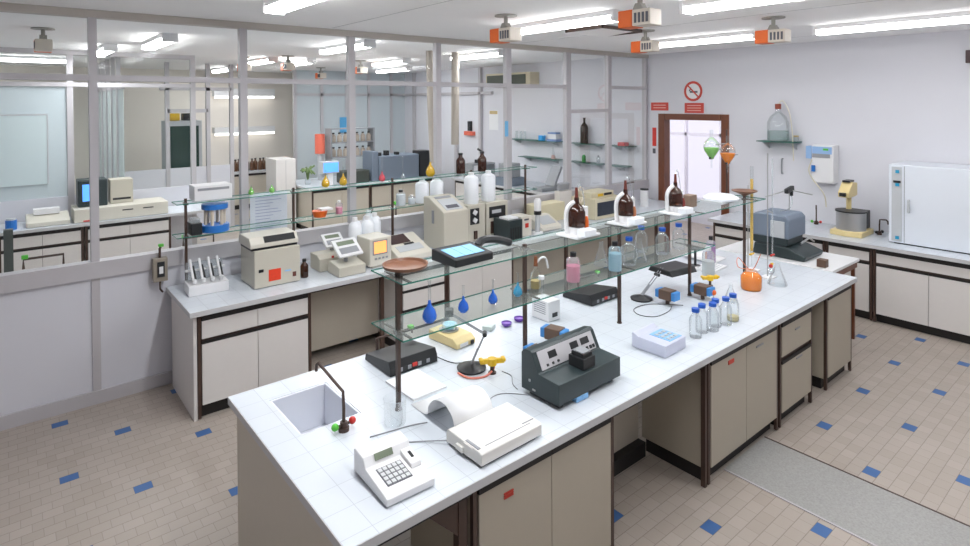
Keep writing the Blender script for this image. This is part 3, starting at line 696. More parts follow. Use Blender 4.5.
# power box, dishes, eraser
t = thing('power_supply', 'white louvred power box behind the second shelf post', 'power box', (3.0, 2.93, H))
part('case', B().bx(0, .12, 0, .17, .003, .145), WHT, t, bevel=.003)
q = B()
for i in range(6): q.bx(-.001, .0005, .03, .15, .05 + i * .015, .056 + i * .015)
part('vent', q, GRYP, t); part('socket', B().bx(.04, .09, -.004, 0, .03, .06), BLKP, t)
for x, y, l in ((2.73, 3.08, 'left'), (2.86, 3.09, 'right')):
    t = thing('purple_dish', 'small purple dish, %s one of the pair beside the white power box' % l, 'dish', (x, y, H), 0, 'pair of purple dishes')
    part('bowl', B().lathe([(.02, .001), (.034, .012), (.038, .028), (.035, .028), (.028, .012)], seg=18, cap=False).lathe([(0, .001), (.02, .001)], seg=18, cap=False), mat('purple_plastic', (.13, .04, .35), .4), t, smooth=True)
    part('contents', B().lathe([(.0, .018), (.032, .02)], seg=18, cap=False), mat('violet_powder', (.30, .18, .55), .8), t)
t = tag(part('small_block', B().bx(-.04, .04, -.035, .035, .001, .03), mat('pale_green_plastic', (.55, .62, .60), .4), bevel=.003), 'small pale grey-green block on the island beside the stirrer', 'block', None, (2.60, 3.12, H), .5)
# open papers, notebook
o = part('open_papers', sheet([(0, -.16, .004), (0, -.08, .012), (0, .0, .02), (0, .1, .03), (0, .18, .022)], (.30, 0, 0)), PAPER, None, smooth=True)
k = o.modifiers.new('thick', 'SOLIDIFY'); k.thickness = .002
tag(o, 'open white papers lying beyond the black lamp shade', 'papers', None, (5.44, 3.12, H), .1)
t = thing('notebook', 'grey-lined notebook lying on the far part of the island', 'notebook', (5.16, 2.90, H), .1)
part('cover', B().bx(-.15, .15, -.10, .10, .001, .014), PAPER, t)
q = B()
for i in range(6): q.bx(-.12, .12, -.075 + i * .028, -.066 + i * .028, .0142, .0150)
part('writing', q, GREYB, t)

# ------------------------------------------------------------------ things on the island shelves
t = thing('round_dish', 'round brown dish on the near end of the upper island shelf', 'dish', (1.605, 2.605, S2))
part('dish_body', B().lathe([(.03, .001), (.045, .012), (.115, .030), (.120, .046), (.112, .046), (.105, .034), (.0, .026)], seg=32, cap=False).lathe([(0, .001), (.03, .001)], seg=32, cap=False), COPR, t, smooth=True)
t = thing('desk_telephone', 'black desk tray with pale blue printed cards on the upper shelf beside the brown dish', 'tray', (1.86, 2.48, S2), math.radians(2))
part('tray_body', B().prism([(0, .002), (0, .045), (.20, .07), (.22, .065), (.22, .002)], -.02, .25, 'x'), BLKP, t, bevel=.006)
q = B()
for i in range(3): q.prism([(.03, .0500), (.16, .0663), (.16, .0678), (.03, .0515)], .0 + i * .072, .068 + i * .072, 'x')
part('printed_card', q, mat('pale_blue_card', (.22, .46, .72), .5, noise=.15, scale=60), t, label='pale blue printed cards')
part('handset', B().tube(cr([(.252, .14, .05), (.30, .15, .075), (.40, .15, .065), (.52, .15, .025)], 5), .024), BLKP, t, smooth=True)
t.name = 'card_tray'
def volumetric(label, x, z, lm, r=.036, h=.17, y=2.56, group='blue flasks on the lower shelf'):
    t = thing('volumetric_flask', label, 'flask', (x, y, z), 0, group)
    part('glass_wall', B().lathe([(r * .6, .001), (r * .95, r * .5), (r, r * .9), (r * .8, r * 1.6), (r * .3, r * 2.3), (r * .2, r * 2.8), (r * .19, h - .004), (r * .28, h)], seg=18), CLR, t, smooth=True)
    part('liquid', B().lathe([(r * .55, .004), (r * .89, r * .5), (r * .94, r * .9), (r * .75, r * 1.6), (r * .27, r * 2.25), (r * .16, r * 2.9)], seg=18), lm, t, smooth=True)
    return t
volumetric('largest blue-filled volumetric flask, under the brown dish, nearest on the lower shelf', 1.725, S1, LQB, .040, .22)
volumetric('blue-filled volumetric flask second nearest on the lower shelf', 1.95, S1, LQB, .031, .15)
volumetric('blue-filled volumetric flask third on the lower shelf, before the second post', 2.165, S1, LQB, .028, .14)
volumetric('cyan-filled volumetric flask hard against the second shelf post', 2.36, S1, LQC, .029, .14)
def washbottle(label, x, y, z, lm, r=.042, h=.17, cap=BLKP, lh=.5):
    t = thing('wash_bottle', label, 'bottle', (x, y, z), 0)
    part('plastic_body', B().lathe([(r * .95, .001), (r, .008), (r, h * .72), (r * .85, h * .80), (r * .42, h * .84), (r * .42, h * .88)], seg=18), CLR2, t, smooth=True)
    part('liquid', B().lathe([(r * .93, .004), (r * .985, .01), (r * .985, h * lh)], seg=18), lm, t, smooth=True)
    part('cap', B().cyl(0, 0, h * .86, h, r * .45), cap, t, smooth=True)
    return t
washbottle('translucent bottle half full of pink liquid with black cap on the lower shelf', 2.83, 2.54, S1, mat('pink_fill', (.85, .16, .32), .35), .045, .19, lh=.55)
washbottle('translucent bottle of pale blue liquid with black cap beside the third post', 3.235, 2.52, S1, mat('pale_blue_fill', (.28, .60, .74), .35), .045, .20, lh=.6)
t = thing('dispenser_bottle', 'small bottle with brown dropper and white side tube, lower shelf, beside second post', 'bottle', (2.55, 2.60, S1))
part('glass_body', B().lathe([(.032, .001), (.034, .01), (.034, .09), (.014, .115), (.012, .14)], seg=16), CLR, t, smooth=True)
part('yellow_contents', B().lathe([(.030, .004), (.031, .05)], seg=16), mat('ochre_powder', (.50, .38, .15), .7), t)
part('dropper', B().cyl(0, 0, .14, .20, .014, .010), mat('brown_rubber', (.25, .08, .03), .5), t, smooth=True)
part('side_tube', B().tube(cr([(0, 0, .15), (.03, -.02, .19), (.06, -.03, .18), (.075, -.035, .12)], 5), .007), WHT, t, smooth=True)
t = thing('specimen_jar', 'narrow clear jar with white lid right of the second shelf post', 'jar', (2.50, 2.50, S1))
part('glass_body', B().cyl(0, 0, .001, .09, .016), CLR, t, smooth=True); part('lid', B().cyl(0, 0, .09, .11, .018), WHT, t)
# clear flasks and blue-capped bottles on lower shelf
pts = [(3.26, 2.66), (3.47, 2.67), (3.56, 2.55), (3.64, 2.68)]
for i, (x, y) in enumerate(pts):
    conical('conical_flask', ['nearest', 'second', 'third', 'fourth'][i] + ' clear conical flask in the cluster beyond the third post on the lower shelf', (x, y, S1), .055, .17, LQL if i == 9 else None, group='clear flasks on the lower shelf')
bs = bottle('reagent_bottle', 'blue-capped clear bottle on the lower shelf, right of the clear conical flasks', (3.86, 2.56, S1), .05, .20, BLUC, group='blue-capped bottles on the lower shelf')
for x, y, l in ((4.10, 2.57, 'blue-capped clear bottle on the lower shelf, nearest the fourth post'), (3.42, 2.54, 'blue-capped bottle on the lower shelf just right of third post'), (3.79, 2.70, 'blue-capped clear bottle at the back of the lower shelf')):
    dup(bs, (x, y, S1), .5, l, 'blue-capped bottles on the lower shelf')

# automatic dispensers: amber bottle on a white stand with a tall white delivery head
def dispenser(label, x, y, m=AMB, s=1.0, tint=ORG, liquid=DRK):
    t = thing('amber_dispenser', label, 'dispenser', (x, y, S2), 0, 'amber bottle dispensers on the upper shelf')
    part('stand', B().bx(-.11 * s, .13 * s, -.10, .09, .001, .016).bx(.085 * s, .125 * s, .0, .05, .016, .19 * s), WHT, t, bevel=.004)
    part('drip_tray', B().bx(-.07 * s, .05 * s, -.13, -.06, .016, .06), MILK, t, bevel=.004)
    r = .060 * s
    bt = part('amber_bottle', B().lathe([(r * .95, .062), (r, .07), (r, .062 + .10 * s), (r * .75, .062 + .135 * s), (r * .3, .062 + .16 * s), (r * .26, .062 + .20 * s)], seg=20), m, t, smooth=True)
    part('liquid', B().lathe([(r * .88, .066), (r * .95, .072), (r * .95, .062 + .09 * s)], seg=20), liquid, bt, smooth=True)
    part('bottle_base', B().cyl(0, 0, .016, .061, r * .9), WHT, t)
    part('neck_fitting', B().cyl(0, 0, .062 + .20 * s, .062 + .27 * s, r * .22, r * .15), mat('dark_red_fitting', (.14, .03, .02), .4), t)
    part('side_bottle', B().lathe([(.014, .016), (.016, .02), (.016, .10 * s), (.009, .13 * s)], .065 * s, -.03, 14), mat('copper_plastic', (.45, .17, .07), .4) if tint is None else tint, t, smooth=True)
    part('delivery_tube', B().tube(cr([(-.05 * s, .04, .02), (-.06 * s, .04, .13), (-.05 * s, .03, .20 * s), (-.01, .01, .062 + .17 * s)], 6), .016), WHT, t, smooth=True)
    part('coil', B().tube(cr([(0, 0, .062 + .25 * s), (.06, .02, .30 * s + .06), (.10, .02, .22 * s), (.07, .0, .14 * s), (.10, .01, .10)], 6), .004), CLR2, t, smooth=True)
    return t
dispenser('nearest amber bottle dispenser on the upper island shelf, filled with dark liquid', 2.91, 2.58, s=.95)
dispenser('middle amber bottle dispenser on the upper shelf, with a copper-coloured side bottle', 3.46, 2.60, s=.93, tint=mat('copper_plastic', (.42, .15, .06), .4), liquid=mat('brown_liquid', (.10, .025, .008), .3))
dispenser('farthest amber bottle dispenser, in front of the doorway', 4.07, 2.58, s=.92, tint=mat('dark_red_plastic', (.22, .03, .02), .4))
t = thing('foam_tray', 'bright white domed tray at the far end of the upper island shelf', 'tray', (4.86, 2.63, S2))
part('tray_base', B().bx(-.17, .17, -.10, .10, .001, .02), GREYB, t); part('white_dome', B().lathe([(.145, .02), (.15, .035), (.11, .06), (.0, .07)], seg=24, cap=False), MILK, t, smooth=True)
t = thing('sample_block', 'small brown wooden block on the upper shelf between the amber dispenser and white tray', 'block', (4.42, 2.67, S2))
part('block', B().bx(-.05, .05, -.04, .04, .001, .10), mat('taupe_box', (.22, .15, .11), .6, noise=.2), t, bevel=.003)
# separating funnels
def sepfunnel(label, x, y, z, lm, rz=0, k=1.0):
    t = thing('separating_funnel', label, 'funnel', (x, y, z), rz, 'separating funnels above the far end of the shelf')
    part('glass_bulb', B().lathe([(.006, -.10), (.008, -.03), (.035, .01), (.060, .05), (.068, .085), (.060, .12), (.035, .15), (.015, .165), (.014, .23)], seg=20), CLR, t, smooth=True)
    part('liquid', B().lathe([(.006, -.025), (.033, .012), (.057, .05), (.064, .075)], seg=20), lm, t, smooth=True)
    part('stopcock', B().tube([(-.03, 0, -.015), (.03, 0, -.015)], .009), BLKP, t)
    return t
sepfunnel('separating funnel with green liquid, hanging in front of the doorway', 4.72, 2.64, 1.97, LQG)
sepfunnel('separating funnel with orange liquid, right of the green one', 4.96, 2.62, 1.91, LQO)
t = thing('funnel_stand', 'brown rod stand with clamps holding the two separating funnels', 'stand', (5.13, 2.72, S2))
part('foot', B().bx(-.05, .05, -.03, .03, .001, .012), BRN, t)
part('rod', B().cyl(0, 0, .012, .62, .008), BRN, t)
part('clamp', B().tube([(0, 0, .44), (-.06, -.08, .44)], .005).tube([(0, 0, .49), (-.15, -.05, .50), (-.30, -.06, .50)], .005), GRYP, t)
part('clamp_ring', B().tube([(-.06 + .052 * math.cos(a), -.08 + .052 * math.sin(a), .40) for a in [PI * 2 * i / 16 for i in range(16)]], .004, 6, True).tube([(-.30 + .052 * math.cos(a), -.06 + .052 * math.sin(a), .46) for a in [PI * 2 * i / 16 for i in range(16)]], .004, 6, True), GRYP, t)
# stand head on last shelf post
t = thing('shallow_funnel', 'shallow brown funnel dish capping the farthest shelf post', 'funnel', (5.225, 2.60, 1.577))
part('dish_body', B().lathe([(.016, .0), (.03, .012), (.11, .045), (.112, .052), (.10, .050), (.0, .02)], seg=24, cap=False), COPR, t, smooth=True)
t = thing('burette', 'yellow-filled burette upright beside the farthest shelf post', 'burette', (5.365, 2.60, H))
part('glass_tube', B().cyl(0, 0, .17, .98, .014), CLR, t, smooth=True)
part('yellow_column', B().cyl(0, 0, .19, .86, .0125), mat('yellow_fill', (.92, .62, .12), .4), t, smooth=True)
part('stopcock', B().tube([(-.035, 0, .16), (.035, 0, .16)], .010), YEL, t); part('tip', B().cyl(0, 0, .05, .16, .004), CLR, t)
part('stand_base', B().bx(-.07, .07, -.05, .05, .001, .012), WHT, t)
part('rod', B().cyl(.0, .035, .012, .80, .005), STEEL, t); part('clamp', B().bx(-.006, .006, .0, .04, .40, .42), STEEL, t)
t = thing('burette', 'tall clear burette on a rod above the empty conical flask', 'burette', (5.25, 2.365, H))
part('rod', B().cyl(.03, .05, .012, 1.12, .005), STEEL, t); part('stand_base', B().bx(-.04, .08, -.01, .09, .001, .012), WHT, t)
part('glass_tube', B().cyl(-.03, -.02, .24, 1.08, .006), CLR2, t, smooth=True)
part('stopcock', B().tube([(-.06, -.02, .225), (.0, -.02, .225)], .009), RED, t, label='red stopcock'); part('clamp', B().tube([(.03, .05, .6), (-.03, -.02, .6)], .005), STEEL, t)
t = thing('beaded_flask', 'small flask with red and yellow plastic joints beside the burettes', 'flask', (5.40, 2.44, H))
part('glass_body', B().sph(0, 0, .035, .034), CLR, t, smooth=True); part('joint', B().sph(0, 0, .075, .018), RED, t, smooth=True); part('joint', B().cb(.02, 0, .09, .03, .02, .02), YEL, t, bevel=.004)
cable('thin orange rubber tube rising from the orange flask', [(4.84, 2.35, H + .17), (4.72, 2.40, H + .20), (4.86, 2.47, H + .24), (5.05, 2.45, H + .10), (5.12, 2.40, H + .24)], .003, mat('orange_rubber', (.75, .20, .08), .6), 'rubber tube')
washbottle('translucent wash bottle with orange label at the far part of the lower shelf level', 4.95, 2.80, H, mat('white_fill', (.7, .72, .72), .5), .055, .26, WHT, .5)
t = thing('label_card', 'small orange label card on a stand behind the far shelf posts', 'card', (5.00, 2.86, H)); part('stand', B().bx(-.02, .02, -.008, .008, .001, .10), WHT, t); part('card', B().bx(-.014, .014, -.012, -.008, .10, .19), ORG, t)
washbottle('bottle of violet liquid with black cap left of the yellow burette', 5.35, 3.0, H, mat('violet_fill', (.45, .10, .50), .4), .045, .26, BLKP, .62)
t = thing('small_burner', 'small black-topped burner stand behind the farthest shelf post', 'burner', (5.10, 3.02, H))
part('base', B().cyl(0, 0, .001, .015, .05), BLKP, t); part('column', B().cyl(0, 0, .015, .17, .012), BLKP, t); part('top_plate', B().cyl(0, 0, .17, .182, .055), BLKP, t)

# ------------------------------------------------------------------ partition bench: instruments
t = thing('pipette_rack', 'white rack holding four leaning pipettes at the left end of the partition bench', 'pipette rack', (1.15, 5.22, H), math.radians(-3))
part('tray', B().bx(0, .31, 0, .22, .001, .085), WHT, t, bevel=.004)
part('back_plate', B().bx(.01, .30, .19, .20, .085, .24), CLR2, t); part('holder_bar', B().bx(.0, .31, .15, .17, .17, .185), WHT, t)
for i in range(4):
    x = .05 + i * .07
    p = part('pipette', B().tube([(x, .06, .09), (x - .012, .10, .20), (x - .018, .13, .28)], .010).tube([(x, .05, .095), (x, .045, .125)], .017), WHT, t, smooth=True)
    part('grip', B().tube([(x + .018, .10, .11), (x + .004, .14, .22)], .011), BLKP, p, smooth=True)
t = thing('gas_valve', 'beige wall valve box with green tap, mounted at the left end of the partition bench', 'valve', (1.015, 5.655, 1.03))
part('valve_box', B().bx(-.055, .055, -.06, .0, -.10, .10), mat('taupe_metal', (.30, .26, .21), .5), t, bevel=.004)
part('gauge', B().bx(-.025, .03, -.068, -.06, -.06, .07), BLKP, t); part('label_plate', B().bx(-.012, .018, -.071, -.068, -.03, .03), WHT, t)
part('riser', B().tube([(0, -.03, .10), (0, -.03, .18), (.01, -.03, .19)], .010), BRN, t); part('green_handle', B().cb(.01, -.03, .205, .04, .03, .025), GRN, t, bevel=.004)
part('hose', B().tube([(0, -.03, -.10), (0, -.03, -.17), (.02, -.03, -.20)], .008), BRN, t)
# oven / furnace with printer on top
t = thing('laboratory_oven', 'beige box oven with orange-red label on the partition bench', 'oven', (1.625, 5.06, H))
part('case', B().bx(0, .40, 0, .37, .006, .325), IVOD, t, bevel=.006); part('underside', B().bx(.02, .38, .02, .35, .0005, .006), BLKP, t)
part('red_label', B().bx(.12, .225, -.003, .0, .05, .15), mat('orange_red_label', (.72, .045, .01), .5, noise=.15, scale=60), t, label='orange-red square label')
part('switch', B().bx(.035, .075, -.006, .0, .14, .165), BLKP, t); part('socket', B().bx(.33, .36, -.006, 0, .055, .095), mat('dark_brown_socket', (.12, .03, .02), .5), t); part('blue_strip', B().bx(.26, .315, -.002, 0, .11, .122), LBL, t)
t = thing('printer', 'ivory desktop printer with dark slot, standing on the beige oven', 'printer', (1.60, 5.08, H + .3255))
part('base', B().bx(.01, .41, .01, .30, .0005, .02), BLKP, t)
part('case', B().prism([(0, .02), (0, .055), (.045, .108), (.29, .108), (.33, .085), (.33, .02)], 0, .42, 'x'), IVO, t, bevel=.006)
part('paper_slot', B().prism([(.003, .058), (.042, .104), (.037, .108), (-.002, .062)], .12, .39, 'x'), BLKP, t, label='dark slot across the front')
bottle('brown_bottle', 'small dark brown bottle between the oven and the beige pH meters', (2.095, 5.14, H), .035, .17, BLKP, AMB, DRK, .6)
# pH meters
def panelmeter(label, x, y, w_, d_, h, tilt, rz=0):
    t = thing('meter_console', label, 'meter', (x, y, H), rz, 'beige meter consoles')
    part('body', B().prism([(0, .004), (0, h * .8), (d_ * .3, h), (d_, h), (d_, .004)], 0, w_, 'x'), IVOD, t, bevel=.005)
    return t
t = panelmeter('beige meter console with two tilted silver display panels, right of the brown bottle', 2.26, 5.18, .36, .22, .15, 0)
part('slot', B().bx(.17, .23, -.003, 0, .04, .06), BLKP, t); part('red_button', B().cb(.13, -.002, .13, .02, .01, .02), RED, t)
def tiltpanel(t, cx, cy, cz, w_, h_, ang=-.95, rz=.0):
    m = Matrix.Translation((cx, cy, cz)) @ Matrix.Rotation(rz, 4, 'Z') @ Matrix.Rotation(ang + PI / 2, 4, 'X')
    fr = part('tilted_panel', B().bx(-w_ / 2, w_ / 2, -h_ / 2, h_ / 2, -.012, .012, m), WHT, t, bevel=.004)
    part('screen', B().bx(-w_ * .36, w_ * .36, h_ * .12, h_ * .36, .0125, .014, m), LCD, fr)
    part('key_field', B().bx(-w_ * .38, w_ * .38, -h_ * .36, h_ * -.02, .0125, .0145, m), GRYP, fr)
tiltpanel(t, .20, .14, .25, .20, .17)
part('panel_post', B().cyl(.20, .17, .14, .22, .02), GRYP, t)
t2 = thing('tilted_meter', 'beige meter with a large tilted panel in front of the other meter console', 'meter', (2.32, 4.90, H))
part('body', B().prism([(0, .004), (0, .09), (.20, .12), (.24, .10), (.24, .004)], 0, .27, 'x'), IVOD, t2, bevel=.006)
tiltpanel(t2, .13, .10, .24, .25, .20, -.9, .1); part('panel_post', B().cyl(.13, .13, .10, .22, .02), GRYP, t2)
# CRT
t = thing('crt_terminal', 'ivory terminal with glowing amber screen on the partition bench', 'terminal', (2.67, 4.97, H), math.radians(2))
part('case', B().bx(0, .27, 0, .28, .02, .32), IVO, t, bevel=.012); part('base', B().bx(.04, .24, .02, .28, .0005, .02), IVOD, t)
part('bezel', B().bx(.035, .215, -.004, .0, .14, .295), GRYP, t, bevel=.001); part('screen', B().bx(.05, .20, -.007, -.004, .155, .28), SCRN, t, label='glowing amber screen')
q = B()
for i in range(4): q.bx(.06 + i * .045, .085 + i * .045, -.005, 0, .09, .11)
part('key_row', q, GRYP, t); t.scale = (.9, .9, .9)
t = thing('desktop_analyzer', 'white desktop analyzer with dark lid window between the amber screen and the tall beige instrument', 'analyzer', (2.98, 4.95, H), math.radians(3))
part('case', B().prism([(0, .004), (0, .06), (.05, .08), (.34, .20), (.365, .20), (.365, .004)], 0, .42, 'x'), IVO, t, bevel=.008)
def sl(y): return .08 + (y - .05) * (.12 / .29)
part('lid_window', B().prism([(.20, sl(.20) + .001), (.335, sl(.335) + .001), (.335, sl(.335) + .006), (.20, sl(.20) + .006)], .05, .28, 'x'), mat('dark_maroon', (.045, .02, .02), .4), t)
part('key_panel', B().prism([(.07, sl(.07) + .001), (.16, sl(.16) + .001), (.16, sl(.16) + .004), (.07, sl(.07) + .004)], .06, .36, 'x'), GREYB, t)
part('display', B().prism([(.165, sl(.165) + .001), (.19, sl(.19) + .001), (.19, sl(.19) + .004), (.165, sl(.165) + .004)], .18, .30, 'x'), BLKP, t)
t.scale = (1, 1, 1)
# white jerrycans
def jug(label, x, y, z, w_=.15, h=.40, group='white plastic jugs behind the instruments', copyof=None):
    if copyof: return dup(copyof, (x, y, z), .0, label, group)
    t = thing('plastic_jug', label, 'jug', (x, y, z), 0, group)
    part('body', B().lathe([(w_ * .46, .001), (w_ * .5, .015), (w_ * .5, h * .78), (w_ * .44, h * .85), (w_ * .20, h * .91), (w_ * .18, h * .94)], seg=22), MILK, t, smooth=True)
    part('cap', B().cyl(0, 0, h * .915, h, w_ * .20), WHT, t, smooth=True)
    part('handle', B().tube(cr([(0, 0, h * .86), (.03, 0, h * .90), (.055, 0, h * .84), (.06, 0, h * .74)], 4), .010), MILK, t, smooth=True)
    return t
j0 = jug('front left white jug of the four clustered behind the amber-screen terminal', 2.70, 5.33, H, .13, .44)
for x, y, l in ((2.84, 5.33, 'front middle white jug of the four clustered behind the amber-screen terminal'), (2.975, 5.43, 'front right white jug of the four clustered behind the amber-screen terminal'), (2.99, 5.59, 'rear white jug of the four clustered behind the amber-screen terminal')):
    jug(l, x, y, H, copyof=j0)
# tall beige instrument
t = thing('beige_analyzer', 'tall beige instrument with sloping top panel behind the black card tray', 'instrument', (3.57, 5.02, H), 0)
part('case', B().prism([(0, .006), (0, .42), (.28, .55), (.385, .55), (.385, .006)], 0, .33, 'x'), IVOD, t, bevel=.008)
part('top_panel', B().prism([(.03, .435), (.21, .519), (.21, .525), (.03, .441)], .06, .28, 'x'), GREYB, t); part('display', B().prism([(.05, .4455), (.16, .4965), (.16, .5015), (.05, .4505)], .09, .25, 'x'), INK, t)
part('top_slot', B().prism([(.235, .530), (.27, .5455), (.27, .549), (.235, .534)], .06, .27, 'x'), GRYP, t); part('side_handle', B().bx(-.012, 0, .18, .21, .28, .42), GRYP, t)
j2 = jug('left white jug of the pair on the lower partition shelf behind the tall beige instrument', 3.64, 5.535, 1.316, .155, .265, 'white jugs behind the tall instrument')
dup(j2, (3.84, 5.535, 1.316), 0, 'right white jug of the pair on the lower partition shelf behind the tall instrument', 'white jugs behind the tall instrument')
# beige instruments with black circles
t = thing('pump_instrument', 'beige instrument with two black round openings, under the tall white jugs', 'instrument', (4.02, 5.18, H))
part('case', B().bx(0, .25, 0, .245, .004, .42), IVOD, t, bevel=.006)
part('pump_plate', B().bx(.03, .16, -.004, 0, .20, .38), BLKP, t)
for z in (.335, .245): part('pump_wheel', B().cb(.095, -.010, z, .05, .012, .05, ry=.6), WHT, t)
part('lower_knob', B().cb(.10, -.01, .08, .04, .02, .09), BRN, t)
t = thing('module_instrument', 'beige instrument with black window right of the pump instrument', 'instrument', (4.29, 5.18, H))
part('case', B().bx(0, .33, 0, .245, .004, .42), IVOD, t, bevel=.006); part('window', B().bx(.04, .29, -.004, 0, .24, .37), BLKP, t, label='black window')
part('white_mark', B().bx(.08, .22, -.006, -.004, .29, .33), GREYB, t); part('dark_door', B().bx(.06, .12, -.008, 0, .06, .20), BRN, t); part('latch', B().bx(.19, .24, -.02, 0, .12, .16), BLKP, t)
jt = jug('left one of the two tall white jugs on top of the beige pump instruments', 4.15, 5.285, H + .4205, .17, .36, 'tall white jugs on the instruments')
dup(jt, (4.42, 5.30, H + .4205), 0, 'right one of the two tall white jugs on top of the beige pump instruments', 'tall white jugs on the instruments')
t = thing('ballast_box', 'dark slate box with ribbed front on the partition bench', 'instrument', (4.36, 4.86, H)); part('case', B().bx(0, .20, 0, .28, .004, .25), TEAL, t, bevel=.005)
q = B()
for i in range(5): q.bx(.015 + i * .036, .030 + i * .036, -.004, 0, .03, .17)
part('ribs', q, BLKP, t); part('top_fittings', B().bx(.02, .18, .05, .2, .2505, .272), WHT, t, bevel=.003)
t = thing('control_box', 'pale control box with round red mark right of the dark slate box', 'instrument', (4.66, 4.99, H)); part('case', B().bx(0, .17, 0, .2, .003, .24), IVO, t, bevel=.004)
part('red_mark', B().cb(.09, -.003, .13, .05, .006, .05), RED, t); part('dark_strip', B().bx(.05, .12, -.004, 0, .19, .21), INK, t)
t = thing('mixer', 'white upright mixer with black collar on the partition bench', 'mixer', (4.92, 4.98, H)); part('foot', B().cyl(0, 0, .001, .03, .065), WHT, t)
part('body', B().cyl(0, 0, .03, .24, .03), GREYB, t, smooth=True); part('collar', B().cyl(0, 0, .24, .285, .045), BLKP, t, smooth=True); part('head', B().lathe([(.042, .285), (.045, .40), (.03, .43), (0, .435)], seg=18), WHT, t, smooth=True)
t = thing('top_loading_balance', 'ivory balance with sloping grey display left of the nearest amber dispenser', 'balance', (5.02, 5.00, H)); part('case', B().prism([(0, .01), (0, .05), (.22, .16), (.30, .16), (.30, .01)], 0, .34, 'x'), IVO, t, bevel=.006)
part('feet', B().bx(.02, .06, .03, .06, .0005, .01), BLKP, t); part('display', B().prism([(.05, .078), (.19, .148), (.19, .153), (.05, .083)], .06, .29, 'x'), GREYB, t)
t = thing('storage_box', 'long cream box behind the ivory balance', 'box', (5.28, 5.38, H)); part('box_body', B().bx(0, .55, 0, .22, .001, .24), mat('cream_board', (.66, .60, .42), .6), t, bevel=.004)
t = thing('chromatograph', 'cream instrument with dark control panel between the first and second amber dispensers', 'instrument', (6.06, 5.05, H)); part('case', B().bx(0, .56, 0, .42, .004, .28), mat('cream_enamel_pale', (.66, .60, .44), .5), t, bevel=.006)
part('front_panel', B().bx(.05, .50, -.005, 0, .05, .23), mat('dark_navy_panel', (.03, .04, .06), .4, noise=.3, scale=30), t); part('top_unit', B().bx(.03, .50, .08, .36, .2805, .35), mat('cream_enamel_pale', (.66, .60, .44), .5), t, bevel=.005)
part('yellow_label', B().bx(.16, .27, .075, .08, .295, .33), YEL, t); part('dark_label', B().bx(.29, .45, .075, .08, .30, .33), BLKP, t)
t = thing('tubing_coil', 'tangle of pale tubing above the cream instrument', 'tubing', (5.78, 5.1, H)); part('support', B().bx(-.06, .06, -.04, .04, .001, .22), IVO, t)
part('tubing', B().tube(cr([(0, 0, .22), (-.07, 0, .33), (.02, .02, .42), (.10, 0, .34), (.03, -.02, .27), (-.03, 0, .36), (.08, .03, .46), (.16, .03, .40)], 6), .010), mat('cream_tube', (.70, .62, .50), .5), t, smooth=True)
t = thing('tissue_box', 'dark grey device with loops standing behind the nearest amber dispenser', 'device', (5.95, 5.52, H)); part('box_body', B().bx(-.12, .12, -.05, .05, .001, .36), LAMW, t); part('device_top', B().cb(0, 0, .42, .2, .06, .10, rx=.2), GRYP, t, bevel=.01); t.name = 'desk_device'
t = thing('drying_rack', 'pale wire rack with dark pegs at the doorway end of the partition bench', 'rack', (6.9, 5.2, H)); part('rack_frame', B().tube([(0, 0, .005), (0, 0, .45), (.35, .1, .42), (.35, .1, .005)], .008), STEEL, t); part('peg_bar', B().tube([(0, 0, .40), (.35, .1, .38)], .012), BRN, t)
t = thing('white_canister', 'white canister with black lid on the partition bench left of the doorway', 'canister', (7.45, 5.25, H)); part('can', B().cyl(0, 0, .001, .25, .06), WHT, t, smooth=True); part('lid', B().cyl(0, 0, .25, .27, .062), BLKP, t)

# ------------------------------------------------------------------ trolley and machine beyond the island
t = thing('side_table', 'small white-topped table at the far end of the island', 'table', (6.02, 2.15, 0)); part('table_top', B().bx(0, .72, 0, 1.15, .80, .83), WHT, t, bevel=.003)
for x, y in ((.03, .03), (.66, .03), (.03, 1.09), (.66, 1.09)): part('leg', B().bx(x, x + .03, y, y + .03, .001, .80), WOOD, t)
part('wood_rail', B().bx(.03, .69, .012, .03, .74, .80), WOOD, t)
t = thing('rotary_evaporator', 'large blue-grey machine with dark lower body on the side table', 'machine', (6.14, 2.53, .8305), 0)
part('base', B().prism([(-.08, .001), (-.10, .05), (.10, .12), (.42, .12), (.44, .001)], 0, .45, 'x'), TEAL, t, bevel=.012)
part('body', B().bx(.0, .39, .08, .44, .12, .34), TEAL, t, bevel=.02); part('hood', B().prism([(.06, .20), (.06, .40), (.10, .44), (.40, .44), (.47, .40), (.47, .20)], -.01, .40, 'x'), BGREY, t, bevel=.015, label='blue-grey hood')
part('side_plate', B().bx(-.025, -.011, .10, .24, .21, .38), GREYB, t, bevel=.004); part('lever', B().tube([(.1, -.01, .16), (.25, -.03, .20), (.40, -.02, .14)], .010), STEEL, t)
t = thing('socket_block', 'small brown socket block on the corner of the side table', 'socket block', (6.12, 2.27, .8305)); part('block', B().bx(-.04, .04, -.04, .04, .001, .075), SOCK, t, bevel=.004)
t = thing('clamp_boom', 'dark clamp boss with thin rods above the blue-grey machine', 'clamp', (6.4, 2.70, 1.286)); part('rod', B().tube([(0, 0, .0), (0, 0, .22)], .006), STEEL, t); part('boss', B().cb(0, 0, .22, .16, .04, .05, ry=-.15).cb(.05, 0, .18, .03, .03, .06), BLKP, t, bevel=.006)
part('arm', B().tube([(-.28, .12, .16), (0, 0, .22), (.28, -.12, .15)], .006), STEEL, t); part('hose', B().tube(cr([(.05, 0, .17), (.06, 0, .05), (-.05, 0, .012), (-.16, .02, .014)], 6), .006), CLR2, t)

